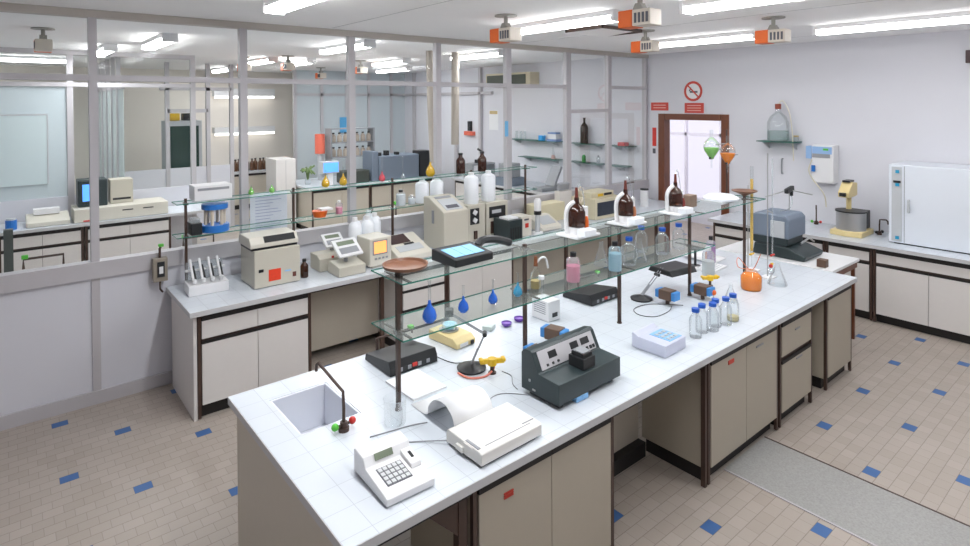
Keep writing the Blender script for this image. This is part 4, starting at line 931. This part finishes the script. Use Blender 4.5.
# ------------------------------------------------------------------ right wall and counter
t = thing('water_bath', 'round steel bath with cream base and cream overhead arm on the right wall counter', 'water bath', (7.76, 2.56, H))
part('base', B().prism([(-.19, -.17), (.20, -.17), (.24, .0), (.20, .17), (-.19, .17), (-.23, 0)], .001, .06, 'z'), CRM, t, bevel=.008)
part('bath', B().cyl(-.02, 0, .06, .27, .155, seg=28), STEEL, t, smooth=True); part('rim', B().cyl(-.02, 0, .27, .285, .165, seg=28), BLKP, t); part('control_box', B().bx(.13, .24, -.12, .12, .06, .27), BLKP, t, bevel=.004)
part('column', B().cyl(.06, .05, .285, .46, .028), CRM, t, smooth=True); part('arm_head', B().prism([(-.14, .44), (-.15, .50), (-.02, .62), (.13, .60), (.13, .45), (.03, .44)], -.02, .10, 'y'), CRM, t, bevel=.01)
part('clip', B().bx(-.06, .08, .0, .08, .615, .635).bx(-.19, -.12, .01, .07, .46, .50), BLKP, t)
t = thing('cold_cabinet', 'tall white cabinet with narrow grey control strip standing on the counter at right', 'cabinet', (7.60, 2.14, H)); D_ = .54
part('case', B().bx(0, D_, -1.25, 0, .012, .875), mat('cool_white_enamel', (.72, .76, .82), .35, noise=.01), t, bevel=.008)
part('foot_rail', B().bx(.01, .5, -1.2, -.05, .0005, .012), BLKP, t)
part('control_strip', B().bx(-.006, 0, -.125, -.03, .03, .85), GREYB, t, label='narrow grey control strip')
for z in (.80, .655, .07): part('blue_knob', B().cb(-.012, -.085, z, .012, .034, .034), mat('cyan_blue', (.02, .30, .50), .4), t)
part('display', B().bx(-.010, -.006, -.115, -.045, .675, .70), BLKP, t); part('door_handle', B().bx(-.03, 0, -.20, -.18, .36, .50), GREYB, t, bevel=.004); part('door_seam', B().bx(-.003, 0, -.15, -.145, .02, .86), GRYP, t)
tap('counter faucet with red and green knobs by the right wall', (8.02, 3.05, H), math.radians(110), .24, .10, .02, (RED, GRN))
t = tap('small brown wall tap between the round bath and white cabinet', (7.95, 2.33, H), math.radians(160), .18, .07, .01, (BLKP, BLKP))
t = thing('wall_dispenser', 'white and blue wall-mounted dispenser with grey side beside the counter faucet', 'dispenser', (XW, 3.0, 1.64))
part('case', B().bx(-.17, 0, -.16, .10, -.24, .24), WHT, t, bevel=.01); part('top_band', B().bx(-.176, -.17, -.14, .09, .13, .22), mat('soft_blue', (.28, .45, .72), .5), t)
part('blue_module', B().bx(-.17, -.02, .10, .17, .06, .22), mat('soft_blue', (.28, .45, .72), .5), t, bevel=.005); part('dark_cavity', B().bx(-.177, -.171, -.12, .09, .08, .13), GRYP, t)
part('green_mark', B().bx(-.179, -.1765, -.10, -.04, .175, .20), GRN, t); part('blue_valve', B().cb(-.19, .07, -.06, .03, .04, .08), BLU, t, bevel=.004)
part('tube', B().tube(cr([(-.18, .09, .05), (-.20, .12, -.08), (-.18, .08, -.20), (-.15, -.04, -.38), (-.10, -.05, -.55)], 6), .007), mat('straw_tube', (.70, .65, .50), .5), t)
# carboy on wall shelf
t = thing('wall_shelf', 'small glass wall shelf on brackets right of the doorway', 'shelf', (XW, 3.53, 1.905)); b = B().bx(-.24, -.003, -.25, .25, -.012, 0)
part('glass_plate', b, SHE, t)
for y in (-.18, .18): part('bracket', B().prism([(-.22, -.013), (0, -.013), (0, -.12)], y - .006, y + .006, 'y'), GREYB, t)
t = thing('glass_carboy', 'large glass water bottle with red-brown stopper on the small wall shelf', 'bottle', (XW - .145, 3.53, 1.906))
part('glass_wall', B().lathe([(.12, .001), (.135, .02), (.135, .25), (.10, .33), (.035, .39), (.03, .44)], seg=26), CLR, t, smooth=True)
part('water', B().lathe([(.115, .006), (.128, .022), (.128, .14)], seg=26), glass('water', (.85, .93, .92), .2, .25, (.7, .82, .82)), t, smooth=True); part('stopper', B().cyl(0, 0, .43, .50, .038), mat('red_brown', (.30, .06, .03), .5), t)
part('siphon', B().tube(cr([(0, 0, .49), (.0, -.06, .54), (.0, -.14, .40), (.0, -.18, .15), (0, -.20, -.25)], 6), .006), mat('straw_tube', (.70, .65, .50), .5), t)
t = thing('small_jar', 'small amber-lidded jar beside the water bottle on the wall shelf', 'jar', (XW - .07, 3.33, 1.906)); part('glass_body', B().cyl(0, 0, .001, .06, .03), CLR, t); part('lid', B().cyl(0, 0, .06, .08, .032), mat('ochre', (.55, .42, .2), .6), t)
t = thing('wall_hook', 'grey vertical handle fixed to the wall under the glass shelf', 'handle', (XW, 3.53, 1.56)); part('grip', B().tube([(-.0, 0, .10), (-.035, 0, .10), (-.04, 0, 0), (-.035, 0, -.10), (0, 0, -.10)], .010), GRYP, t)
# signs
t = thing('no_smoking_sign', 'round red-ringed no smoking sign above the doorway', 'sign', (XW - .004, 4.865, 2.60)); Rr = .155
def disc(r0, r1, x, seg=36):
    b = B(); v = [[b.b.verts.new((x, r * math.cos(2 * PI * i / seg), r * math.sin(2 * PI * i / seg))) for i in range(seg)] for r in (r0, r1)]
    for i in range(seg): b.face([v[0][i], v[0][(i + 1) % seg], v[1][(i + 1) % seg], v[1][i]])
    return b
part('white_disc', B().lathe([(Rr, 0), (Rr, .002)], seg=36), WHT, t).rotation_euler = (0, -PI / 2, 0)
part('red_ring', disc(Rr * .76, Rr, -.0035), REDS, t)
part('cigarette', B().cb(-.0035, -.01, -.01, .001, .13, .028).cb(-.0035, .05, .03, .001, .02, .06, rx=.4), INK, t)
part('red_slash', B().cb(-.0045, 0, 0, .001, .25, .022, rx=PI / 4), REDS, t)
def sign(label, y0, y1, z0, z1, rows, cat='sign'):
    t = thing('red_sign', label, cat, (XW - .002, (y0 + y1) / 2, z0)); w_ = y1 - y0; h = z1 - z0
    part('plate', B().bx(-.004, .0015, -w_ / 2, w_ / 2, 0, h), REDS, t)
    q = B()
    for i in range(rows):
        z = h * (i + 1) / (rows + 1); q.bx(-.0055, -.0045, -w_ * .36, w_ * .36, z - .006, z + .006)
    part('lettering', q, mat('pink_lettering', (.80, .45, .40), .5), t, label='pale lines of small lettering')
sign('red sign of small lettering directly beneath the round no smoking sign', 4.69, 5.01, 2.265, 2.42, 3)
sign('red sign plate at the corner between partition and doorway', 5.30, 5.62, 2.30, 2.43, 2)
t = thing('red_strip_sign', 'narrow upright red sign with black mark left of the doorway', 'sign', (XW - .002, 5.56, 1.62)); part('plate', B().bx(-.004, .0015, -.035, .035, .10, .40), RED, t)
part('black_mark', B().bx(-.004, .0015, -.02, .03, -.02, .06), INK, t)
t = thing('wall_box', 'small dark box high on the wall at the far right edge', 'wall box', (XW, 1.51, 2.92)); part('box_body', B().bx(-.06, 0, -.06, .06, -.07, .07), mat('dark_brown_box', (.06, .03, .03), .5), t, bevel=.004)

# ------------------------------------------------------------------ other room
t = worktop('inner_worktop', 'white worktop along the inner partition of the other room', -2.0, 2.6, 9.38, 10.08)
for x0, x1, l in ((-1.9, -.1, 'far left'), (-.08, .80, 'left'), (.82, 1.85, 'right')):
    cabinet('pale %s cabinet under the inner partition worktop, with dark trim' % l, x0, x1, 9.43, .62, drawer_door(x1 - x0), 'cabinets along the inner partition', mats=LAMW)
tag(part('service_column', B().bx(-.02, .05, 6.9, 6.97, H + .001, 1.30), mat('dark_grey_green', (.08, .09, .08), .5)), 'dark grey upright service column at the far left of the bench behind the partition', 'column')
t = thing('crt_monitor', 'dark monitor with glowing blue screen behind the first grey post', 'monitor', (.76, 9.62, 1.04)); part('case', B().bx(0, .34, 0, .30, .001, .37), TEAL, t, bevel=.012); part('screen', B().bx(.05, .19, -.004, 0, .08, .31), SCRB, t, label='glowing blue screen')
t = thing('computer_base', 'long cream desktop computer under the dark monitor', 'computer', (.70, 9.44, H)); part('case', B().bx(0, 1.12, 0, .52, .004, .179), IVO, t, bevel=.006)
for x in (.55, .80): part('drive_slot', B().bx(x, x + .13, -.003, 0, .11, .125), BLKP, t)
part('red_label', B().bx(.10, .17, -.003, 0, .01, .03), RED, t)
t = thing('printer', 'pale printer beside the monitor on the long computer', 'printer', (1.14, 9.70, 1.04)); part('case', B().bx(0, .28, 0, .25, .001, .34), IVOD, t, bevel=.01); part('slot', B().bx(.03, .25, -.003, 0, .05, .08), BLKP, t)
t = thing('typewriter', 'cream typewriter with white sheet on the inner worktop at far left', 'typewriter', (.20, 9.48, H)); part('case', B().prism([(0, .003), (0, .06), (.25, .13), (.38, .13), (.38, .003)], 0, .46, 'x'), IVO, t, bevel=.008); part('paper', B().bx(.08, .36, .20, .36, .131, .20), PAPER, t)
t = thing('blue_canister', 'small blue container beside the cream typewriter', 'container', (.05, 9.55, H)); part('body', B().cyl(0, 0, .001, .12, .06), BLU, t); part('lid', B().cyl(0, 0, .12, .14, .05), GREYB, t)
t = thing('white_board', 'large pale bluish board on the back of the inner partition at far left', 'board', (-.9, 10.105, 1.35)); part('panel', B().bx(0, 1.35, -.02, 0, .0, .95), mat('pale_blue_board', (.60, .70, .72), .4), t); part('rim', B().bx(-.02, 1.37, -.024, -.0, .95, .97).bx(1.35, 1.37, -.024, 0, 0, .95), GREYB, t)
# things on the inner hatch, cupboard of dark glass
t = thing('glass_cupboard', 'dark glass-fronted cupboard beyond the inner partition', 'cupboard', (2.38, 12.4, 0)); part('case', B().bx(0, .62, 0, .5, .001, 2.12), GREYB, t, bevel=.005); part('glass_door', B().bx(.06, .56, -.008, 0, 1.2, 2.02), mat('dark_green_glass', (.03, .06, .05), .1), t)
for i, (x, c, l) in enumerate(((2.45, YEL, 'yellow'), (2.68, BLKP, 'black'))):
    tag(part('storage_tin', B().bx(0, .17, 0, .2, .001, .14), c, bevel=.01), 'small %s container on top of the dark glass-fronted cupboard' % l, 'container', 'containers on the cupboard', (x, 12.45, 2.122))
t = thing('weighing_unit', 'white rectangular instrument with grey slots on the upper shelf at the partition', 'instrument', (1.45, 6.25, 1.4505)); part('case', B().bx(0, .36, 0, .22, .001, .15), WHT, t, bevel=.006); part('slot_band', B().bx(.03, .33, -.003, 0, .10, .125), GRYP, t)
t = thing('blue_rack', 'round rack with bright blue top and bottom plates between the two shelves at the partition', 'rack', (1.655, 6.36, 1.156)); part('lower_plate', B().cyl(0, 0, .001, .07, .135, seg=28), BLU, t, smooth=True); part('upper_plate', B().cyl(0, 0, .23, .28, .125, seg=28), BLU, t, smooth=True)
q = B()
for i in range(6): q.cyl(.09 * math.cos(i * PI / 3), .09 * math.sin(i * PI / 3), .07, .23, .016)
part('vials', q, mat('pale_vial', (.6, .52, .42), .4), t)
t = thing('grey_device', 'dark grey low device beside the blue rack on the lower shelf at the partition', 'device', (1.455, 6.30, 1.156)); part('body', B().bx(-.05, .05, -.09, .09, .001, .12), BLKP, t, bevel=.006); part('top', B().bx(-.04, .04, -.06, .06, .12, .16), CLR2, t)
t = thing('posted_sheet', 'printed white sheet hanging behind the glass above the ivory printer', 'paper sheet', (1.97, YP + .045, 1.14)); part('sheet', B().bx(0, .36, 0, .002, .03, .42), mat('sheet_white', (.78, .79, .88), .7), t)
q = B()
for i in range(11): q.bx(.05, .05 + (.17, .25, .22, .14)[i % 4], -.0012, -.0002, .07 + i * .03, .076 + i * .03)
part('print_lines', q, mat('faded_blue_print', (.40, .42, .62), .6), t); t.location = (1.80, YP + .038, 1.165 )
def rearflask(x, lm, l, r=.045, z=1.451, h=.17): return volumetric(l, x, z, lm, r, h, 6.36, 'flasks on the upper shelf at the partition')
for x, lm, l, r, h in ((2.02, LQG, 'small green flask at the left of the upper shelf at the partition', .03, .10), (2.24, LQG, 'second small green flask on the upper shelf at the partition', .03, .10), (2.86, LQY, 'left yellow flask of the pair on the upper shelf at the partition', .048, .20), (3.08, LQY, 'right yellow flask of the pair on the upper shelf at the partition', .048, .22),
                       (3.60, LQR, 'pinkish red flask with long neck on the upper shelf at the partition', .042, .30), (3.90, CLR2, 'clear flask with long neck on the upper shelf at the partition', .03, .30), (4.32, LQY, 'largest yellow flask on the upper shelf at the partition', .065, .25)):
    rearflask(x, lm, l, r, h=h)
for x, l in ((4.82, 'left'), (5.2, 'right')):
    bottle('amber_bottle', 'amber bottle, %s one of the pair at the far end of the upper partition shelf' % l, (x, 6.36, 1.451), .062, .28, BLKP, AMB, mat('amber_fill', (.30, .07, .01), .3), .6, 'amber bottles on the upper shelf at the partition')
t = thing('food_tub', 'white tub with orange contents on the lower shelf at the partition', 'tub', (2.78, 6.33, 1.156)); part('tub', B().lathe([(.07, .001), (.085, .06), (.09, .07)], seg=18), ORG, t, smooth=True); part('lid', B().bx(.0, .14, -.05, .08, .071, .09), WHT, t)
washbottle('small bottle of pink liquid with white cap on the lower shelf at the partition', 3.02, 6.34, 1.156, mat('pink_fill', (.85, .16, .32), .35), .04, .16, WHT, .5)
washbottle('white jar with black lid on the lower shelf at the partition', 3.86, 6.34, 1.156, MILK, .06, .20, BLKP, .7)
washbottle('pale cloudy jar right of the black-lidded jar on the partition shelf', 4.02, 6.34, 1.156, MILK, .045, .12, WHT, .6)
for x, y, l in ((.42, 6.85, 'left part of the bench behind the partition'), (1.75, 6.80, 'bench behind the blue round rack')):
    t = thing('service_tap', 'brown square-bent tap with green handle on the ' + l, 'tap', (x, y, H)); part('pipe', B().tube([(0, 0, .001), (0, 0, .16), (-.30, 0, .16), (-.30, 0, .07)], .012), BRN, t); part('handle', B().cb(-.29, 0, .18, .05, .04, .035), GRN, t, bevel=.004)
t = thing('service_tap', 'brown square-bent service tap with green handle behind the white jugs', 'tap', (4.05, 6.80, H)); part('pipe', B().tube([(0, 0, .001), (0, 0, .22), (-.35, 0, .22), (-.35, 0, .14)], .012), BRN, t); part('handle', B().cb(.0, 0, .24, .05, .04, .045), GRN, t, bevel=.004)
# settle the small things onto the rack shelves (rack depth is Y 5.43 to 5.63)
RK = 5.53 / 6.36
for o in list(C.objects):
    if o.parent is None and 'category' in o and 6.2 < o.location.y < 6.5 and 1.1 < o.location.z < 1.5:
        o.location = (o.location.x * RK, 5.53 + (o.location.y - 6.34) * .5, 1.601 if o.location.z > 1.3 else 1.316); o.scale = (RK, RK, RK)
# far island in the other room
worktop('far_island_worktop', 'white worktop of the island at the back of the other room', 4.36, 7.2, 10.35, 11.8)
cabinet('long beige cabinet body under the far island, left part', 4.40, 5.6, 10.40, 1.3, two_doors(1.2), 'far island cabinets'); cabinet('long beige cabinet body under the far island, right part', 5.62, 7.1, 10.40, 1.3, two_doors(1.48), 'far island cabinets')
t = thing('blue_grey_instrument', 'large blue-grey box instrument on the far island', 'instrument', (5.85, 10.45, H)); part('case', B().bx(0, .95, 0, .5, .004, .50), BGREY, t, bevel=.02); part('left_panel', B().bx(-.15, -.01, .03, .45, .004, .60), BGREY, t, bevel=.01)
part('top_knobs', B().bx(.0, .10, .1, .2, .501, .57).bx(.2, .28, .1, .2, .501, .60).bx(.45, .52, .1, .2, .501, .56), BLKP, t)
t = thing('black_device', 'black upright device right of the blue-grey instrument on the far island', 'device', (6.85, 10.5, H)); part('case', B().bx(0, .28, 0, .3, .003, .55), BLKP, t, bevel=.01)
t = thing('bottle_shelving', 'two-tier dark shelving of small bottles on the far island behind the second tall post', 'shelving', (5.15, 11.2, H))
for x in (0, .98): part('upright', B().bx(x, x + .03, 0, .28, .001, 1.05), GRYP, t)
for z in (.45, .75, 1.04): part('shelf_board', B().bx(0, 1.01, 0, .28, z, z + .02), GRYP, t)
bb = None; k_ = 0
for z in (.471, .771):
    for i in range(7):
        if bb is None:
            bb = bottle('small_bottle', 'first small bottle on the lower tier of the dark shelving of the far island', (5.26, 11.32, H + z), .05, .20, BLKP, mat('mixed_glass', (.42, .36, .30), .3), group='small bottles in the far shelving')
        else: dup(bb, (5.26 + i * .135, 11.32, H + z), i, ['first', 'second', 'third', 'fourth', 'fifth', 'sixth', 'last'][i] + ' small bottle on the %s tier of the dark shelving of the far island' % ('lower' if z < .6 else 'upper'), 'small bottles in the far shelving')
t = thing('dark_cabinet_unit', 'dark green-black low unit under the bottle shelving', 'unit', (5.2, 10.5, H)); part('case', B().bx(-.1, .45, 0, .35, .003, .24), mat('dark_green_unit', (.05, .06, .05), .5), t, bevel=.01)
t = thing('blue_screen_monitor', 'small monitor with bright blue screen on the far island', 'monitor', (4.62, 10.42, H)); part('stand', B().bx(.12, .22, .02, .12, .001, .25), WHT, t); part('case', B().bx(0, .34, 0, .18, .25, .47), GREYB, t, bevel=.006); part('screen', B().bx(.02, .32, -.004, 0, .27, .45), SCRB, t, label='bright blue screen')
t = thing('white_cupboard', 'white cupboard standing at the left end of the far island', 'cupboard', (3.95, 11.0, 0)); part('case', B().bx(0, .38, 0, .55, .001, 1.38), LAMW, t, bevel=.004); part('door_seam', B().bx(.185, .19, -.003, 0, .05, 1.35), GRYP, t)
t = thing('green_plant', 'small green-brown plant on the far island next to the white cupboard', 'plant', (4.55, 10.95, H)); part('pot', B().cyl(0, 0, .001, .10, .05, .06), CLR2, t); q = B()
for i in range(9): a = i * .7; q.tube(cr([(0, 0, .10), (.04 * math.cos(a), .04 * math.sin(a), .28), (.14 * math.cos(a), .14 * math.sin(a), .36 - .02 * i)], 4), .018, 5)
part('leaves', q, mat('leaf_green', (.13, .20, .07), .6), t)
t = thing('red_extinguisher', 'red cylinder on a stand behind the blue screen of the far island', 'extinguisher', (5.0, 11.4, H)); part('stand', B().cyl(0, 0, .001, .55, .05), GREYB, t); part('cylinder', B().cyl(0, 0, .55, .95, .10), mat('salmon_red', (.75, .16, .10), .5), t, smooth=True)
t = thing('blue_poster', 'small light blue notice on the far glazed screen', 'notice', (6.3, 13.19, 1.72)); part('sheet', B().bx(0, .30, 0, .005, 0, .38), mat('sky_blue', (.10, .40, .72), .6), t)
# back counter below the beige wall
worktop('back_worktop', 'white worktop below the beige wall at the very back', 3.5, 5.1, 13.9, 14.56)
cabinet('beige cabinet below the beige wall at the very back', 3.55, 5.05, 13.95, .55, two_doors(1.5), 'back wall cabinets')
t = thing('shelf_light', 'long white lamp strip high on the beige wall', 'wall lamp', (2.5, 14.5, 2.62)); part('body', B().bx(1.25, 2.65, -.12, .07, 0, .18), WHT, t); part('tube', B().bx(1.27, 2.63, -.13, -.05, -.05, -.002), mat('strip_glow', (1, .97, .93), .4, emit=3.0), t)
t = thing('shelf_light', 'lower white lamp strip halfway down the beige wall', 'wall lamp', (2.5, 14.5, 1.75)); part('body', B().bx(1.25, 2.65, -.12, .07, 0, .14), WHT, t); part('tube', B().bx(1.27, 2.63, -.13, -.05, -.05, -.002), mat('strip_glow', (1, .97, .93), .4, emit=3.0), t)
b0_ = None
for i in range(9):
    p = (4.15 + i * .095, 14.2 + .06 * (i % 2), H)
    if b0_ is None: b0_ = bottle('brown_jar', 'first brown jar from the left on the very back worktop', p, .05, .28, BLKP, mat('brown_glass_far', (.13, .06, .03), .3), group='brown jars on the back worktop')
    else: dup(b0_, p, i, ['', 'second', 'third', 'fourth', 'fifth', 'sixth', 'seventh', 'eighth', 'ninth'][i] + ' brown jar from the left on the very back worktop', 'brown jars on the back worktop')
# air conditioner on the far side wall
t = thing('air_conditioner', 'wall air conditioner with dark intake, seen through the upper glass', 'air conditioner', (XW, 8.2, 2.78)); part('case', B().bx(-.26, 0, 0, 1.35, 0, .26), mat('aged_cream', (.60, .53, .38), .5), t, bevel=.01); part('intake', B().bx(-.268, -.26, .12, 1.3, .03, .22), mat('olive_dark', (.05, .06, .04), .5), t)
# ceiling duct pipes in the other room
tag(part('ceiling_pipe', B().tube([(4.88, 7.2, ZC - .001), (4.90, 7.2, 2.4), (4.94, 7.2, 1.55)], .055, 12), mat('taupe_pipe', (.42, .37, .32), .6), smooth=True), 'taupe pipe dropping from the ceiling, left of the fourth tall post', 'pipe')
tag(part('ceiling_pipe', B().tube([(5.36, 7.2, ZC - .001), (5.34, 7.2, 1.8)], .06, 12), mat('taupe_pipe', (.42, .37, .32), .6), smooth=True), 'thicker taupe pipe dropping from the ceiling, right of the fourth tall post', 'pipe')
# wall shelves on the side wall of the other room
def wshelf(label, y0, y1, z):
    t = thing('wall_shelf', label, 'shelf', (XW, (y0 + y1) / 2, z), 0, 'glass shelves on the side wall'); L_ = (y1 - y0) / 2
    part('glass_plate', B().bx(-.22, -.002, -L_, L_, -.012, 0), SHE, t)
    for y in (-L_ + .15, L_ - .15): part('bracket', B().prism([(-.2, -.013), (0, -.013), (0, -.10)], y - .008, y + .008, 'y'), GREYB, t)
for y0, y1, z, l in ((7.55, 8.9, 1.70, 'upper glass wall shelf farthest from the doorway'), (6.5, 7.3, 1.70, 'upper glass wall shelf carrying the dark tall bottle'), (5.9, 6.38, 1.70, 'short upper glass wall shelf with the red box'),
                     (7.55, 8.6, 1.36, 'lower glass wall shelf farthest from the doorway'), (6.5, 7.3, 1.36, 'lower glass wall shelf with the small green bottle'), (6.0, 6.38, 1.36, 'short lower glass wall shelf')):
    wshelf(l, y0, y1, z)
bottle('wine_bottle', 'tall dark bottle on the glass wall shelf, seen through the partition', (8.03, 6.93, 1.701), .072, .46, BLKP, mat('dark_bottle', (.02, .022, .018), .2), neck=.28)
bottle('green_bottle', 'small green bottle on the lower glass wall shelf', (8.05, 6.96, 1.361), .035, .16, WHT, liq('bottle_green', (.06, .35, .10)))
tag(part('blue_box', B().cyl(0, 0, .001, .10, .07), mat('azure', (.02, .35, .80), .5)), 'bright blue round pot on the farthest upper wall shelf', 'pot', None, (8.03, 8.0, 1.701))
t = thing('blue_stand', 'small blue and white stand right of the bright blue pot', 'stand', (8.03, 7.68, 1.701)); part('base', B().bx(-.07, .07, -.13, .13, .001, .04), mat('faded_blue', (.16, .26, .50), .5), t); part('middle', B().bx(-.05, .05, -.10, .10, .04, .14), WHT, t); part('top', B().bx(-.06, .06, -.11, .11, .14, .17), mat('faded_blue', (.16, .26, .50), .5), t)
conical('conical_flask', 'small flask with pink contents on the lower farthest wall shelf', (8.03, 7.7, 1.361), .05, .22, mat('pink_dull', (.6, .35, .32), .5), .35)
tag(part('red_box', B().bx(-.06, .06, -.07, .07, .001, .06), RED, bevel=.004), 'small red box on the short glass wall shelf near the doorway', 'box', None, (8.03, 6.08, 1.701))
for i in range(3): tag(part('vial', B().cyl(0, 0, .001, .16, .025), CLR2), ['left', 'middle', 'right'][i] + ' small vial of the three at the left of the farthest wall shelf', 'vial', 'vials on the farthest wall shelf', (8.03, 8.72 - i * .12, 1.701))
washbottle('small clear bottle with dark cap on the lower wall shelf', 8.04, 6.62, 1.361, CLR2, .035, .14, BLKP, .4)
# bench in the other room under the wall shelves
worktop('side_bench_worktop', 'white worktop under the glass wall shelves of the other room', 7.25, 8.15, 6.0, 9.9)
cabinet('pale cabinet under the side bench of the other room', 0, 3.8, 0, .8, two_doors(3.8), 'side bench cabinets', mats=LAMW)
o = [o for o in C.objects if o.get('group') == 'side bench cabinets'][0]; o.location = (7.30, 9.85, 0); o.rotation_euler[2] = -PI / 2
t = thing('grey_laptop', 'dark grey tilted keyboard unit standing open on the side bench', 'device', (7.55, 7.35, H)); part('base', B().bx(-.30, .25, -.12, .12, .001, .07), GRYP, t, bevel=.01); part('raised_panel', B().cb(.12, 0, .24, .40, .24, .05, ry=-1.05), GRYP, t, bevel=.01); t.name = 'tilted_device'
t = thing('grey_device', 'dark stacked device left of the tilted keyboard unit on the side bench', 'device', (7.45, 8.3, H)); part('lower', B().bx(-.2, .2, -.2, .2, .001, .16), BGREY, t, bevel=.01); part('upper', B().bx(-.15, .15, -.15, .15, .161, .42), GRYP, t, bevel=.01)
t = thing('microscope', 'black microscope on a dark shelf beyond the fourth tall post', 'microscope', (7.6, 9.4, H)); part('shelf', B().bx(-.3, .3, -.15, .15, .30, .33).bx(-.3, -.27, -.15, .15, .001, .30).bx(.27, .3, -.15, .15, .001, .30), GRYP, t); part('stage', B().bx(-.08, .08, -.06, .06, .331, .40), BLKP, t); part('arm', B().tube([(.06, 0, .40), (.06, 0, .56), (-.04, 0, .62)], .025), BLKP, t)
# notices on posts
t = thing('blue_notice', 'narrow light blue notice on the wide fifth post of the partition', 'notice', (5.02, YP - .003, 2.0)); part('sheet', B().bx(.0, .06, .0, .002, .0, .20), mat('notice_blue', (.18, .48, .78), .6), t)
t = thing('wall_notice', 'pale paper notice with brown header on the side wall of the other room', 'notice', (XW, 9.45, 1.85)); part('sheet', B().bx(-.004, -.001, 0, .30, 0, .42), PAPER, t); part('header', B().bx(-.006, -.004, .02, .28, .34, .41), mat('ochre', (.55, .42, .2), .6), t)
t = thing('wall_fixture', 'black hook with red base on the side wall beyond the fourth tall post', 'hook', (XW, 10.4, 1.70)); part('hook', B().bx(-.06, 0, -.05, .05, .10, .32), BLKP, t); part('red_base', B().bx(-.08, 0, -.16, .16, .0, .09), mat('salmon_red', (.75, .16, .10), .5), t)
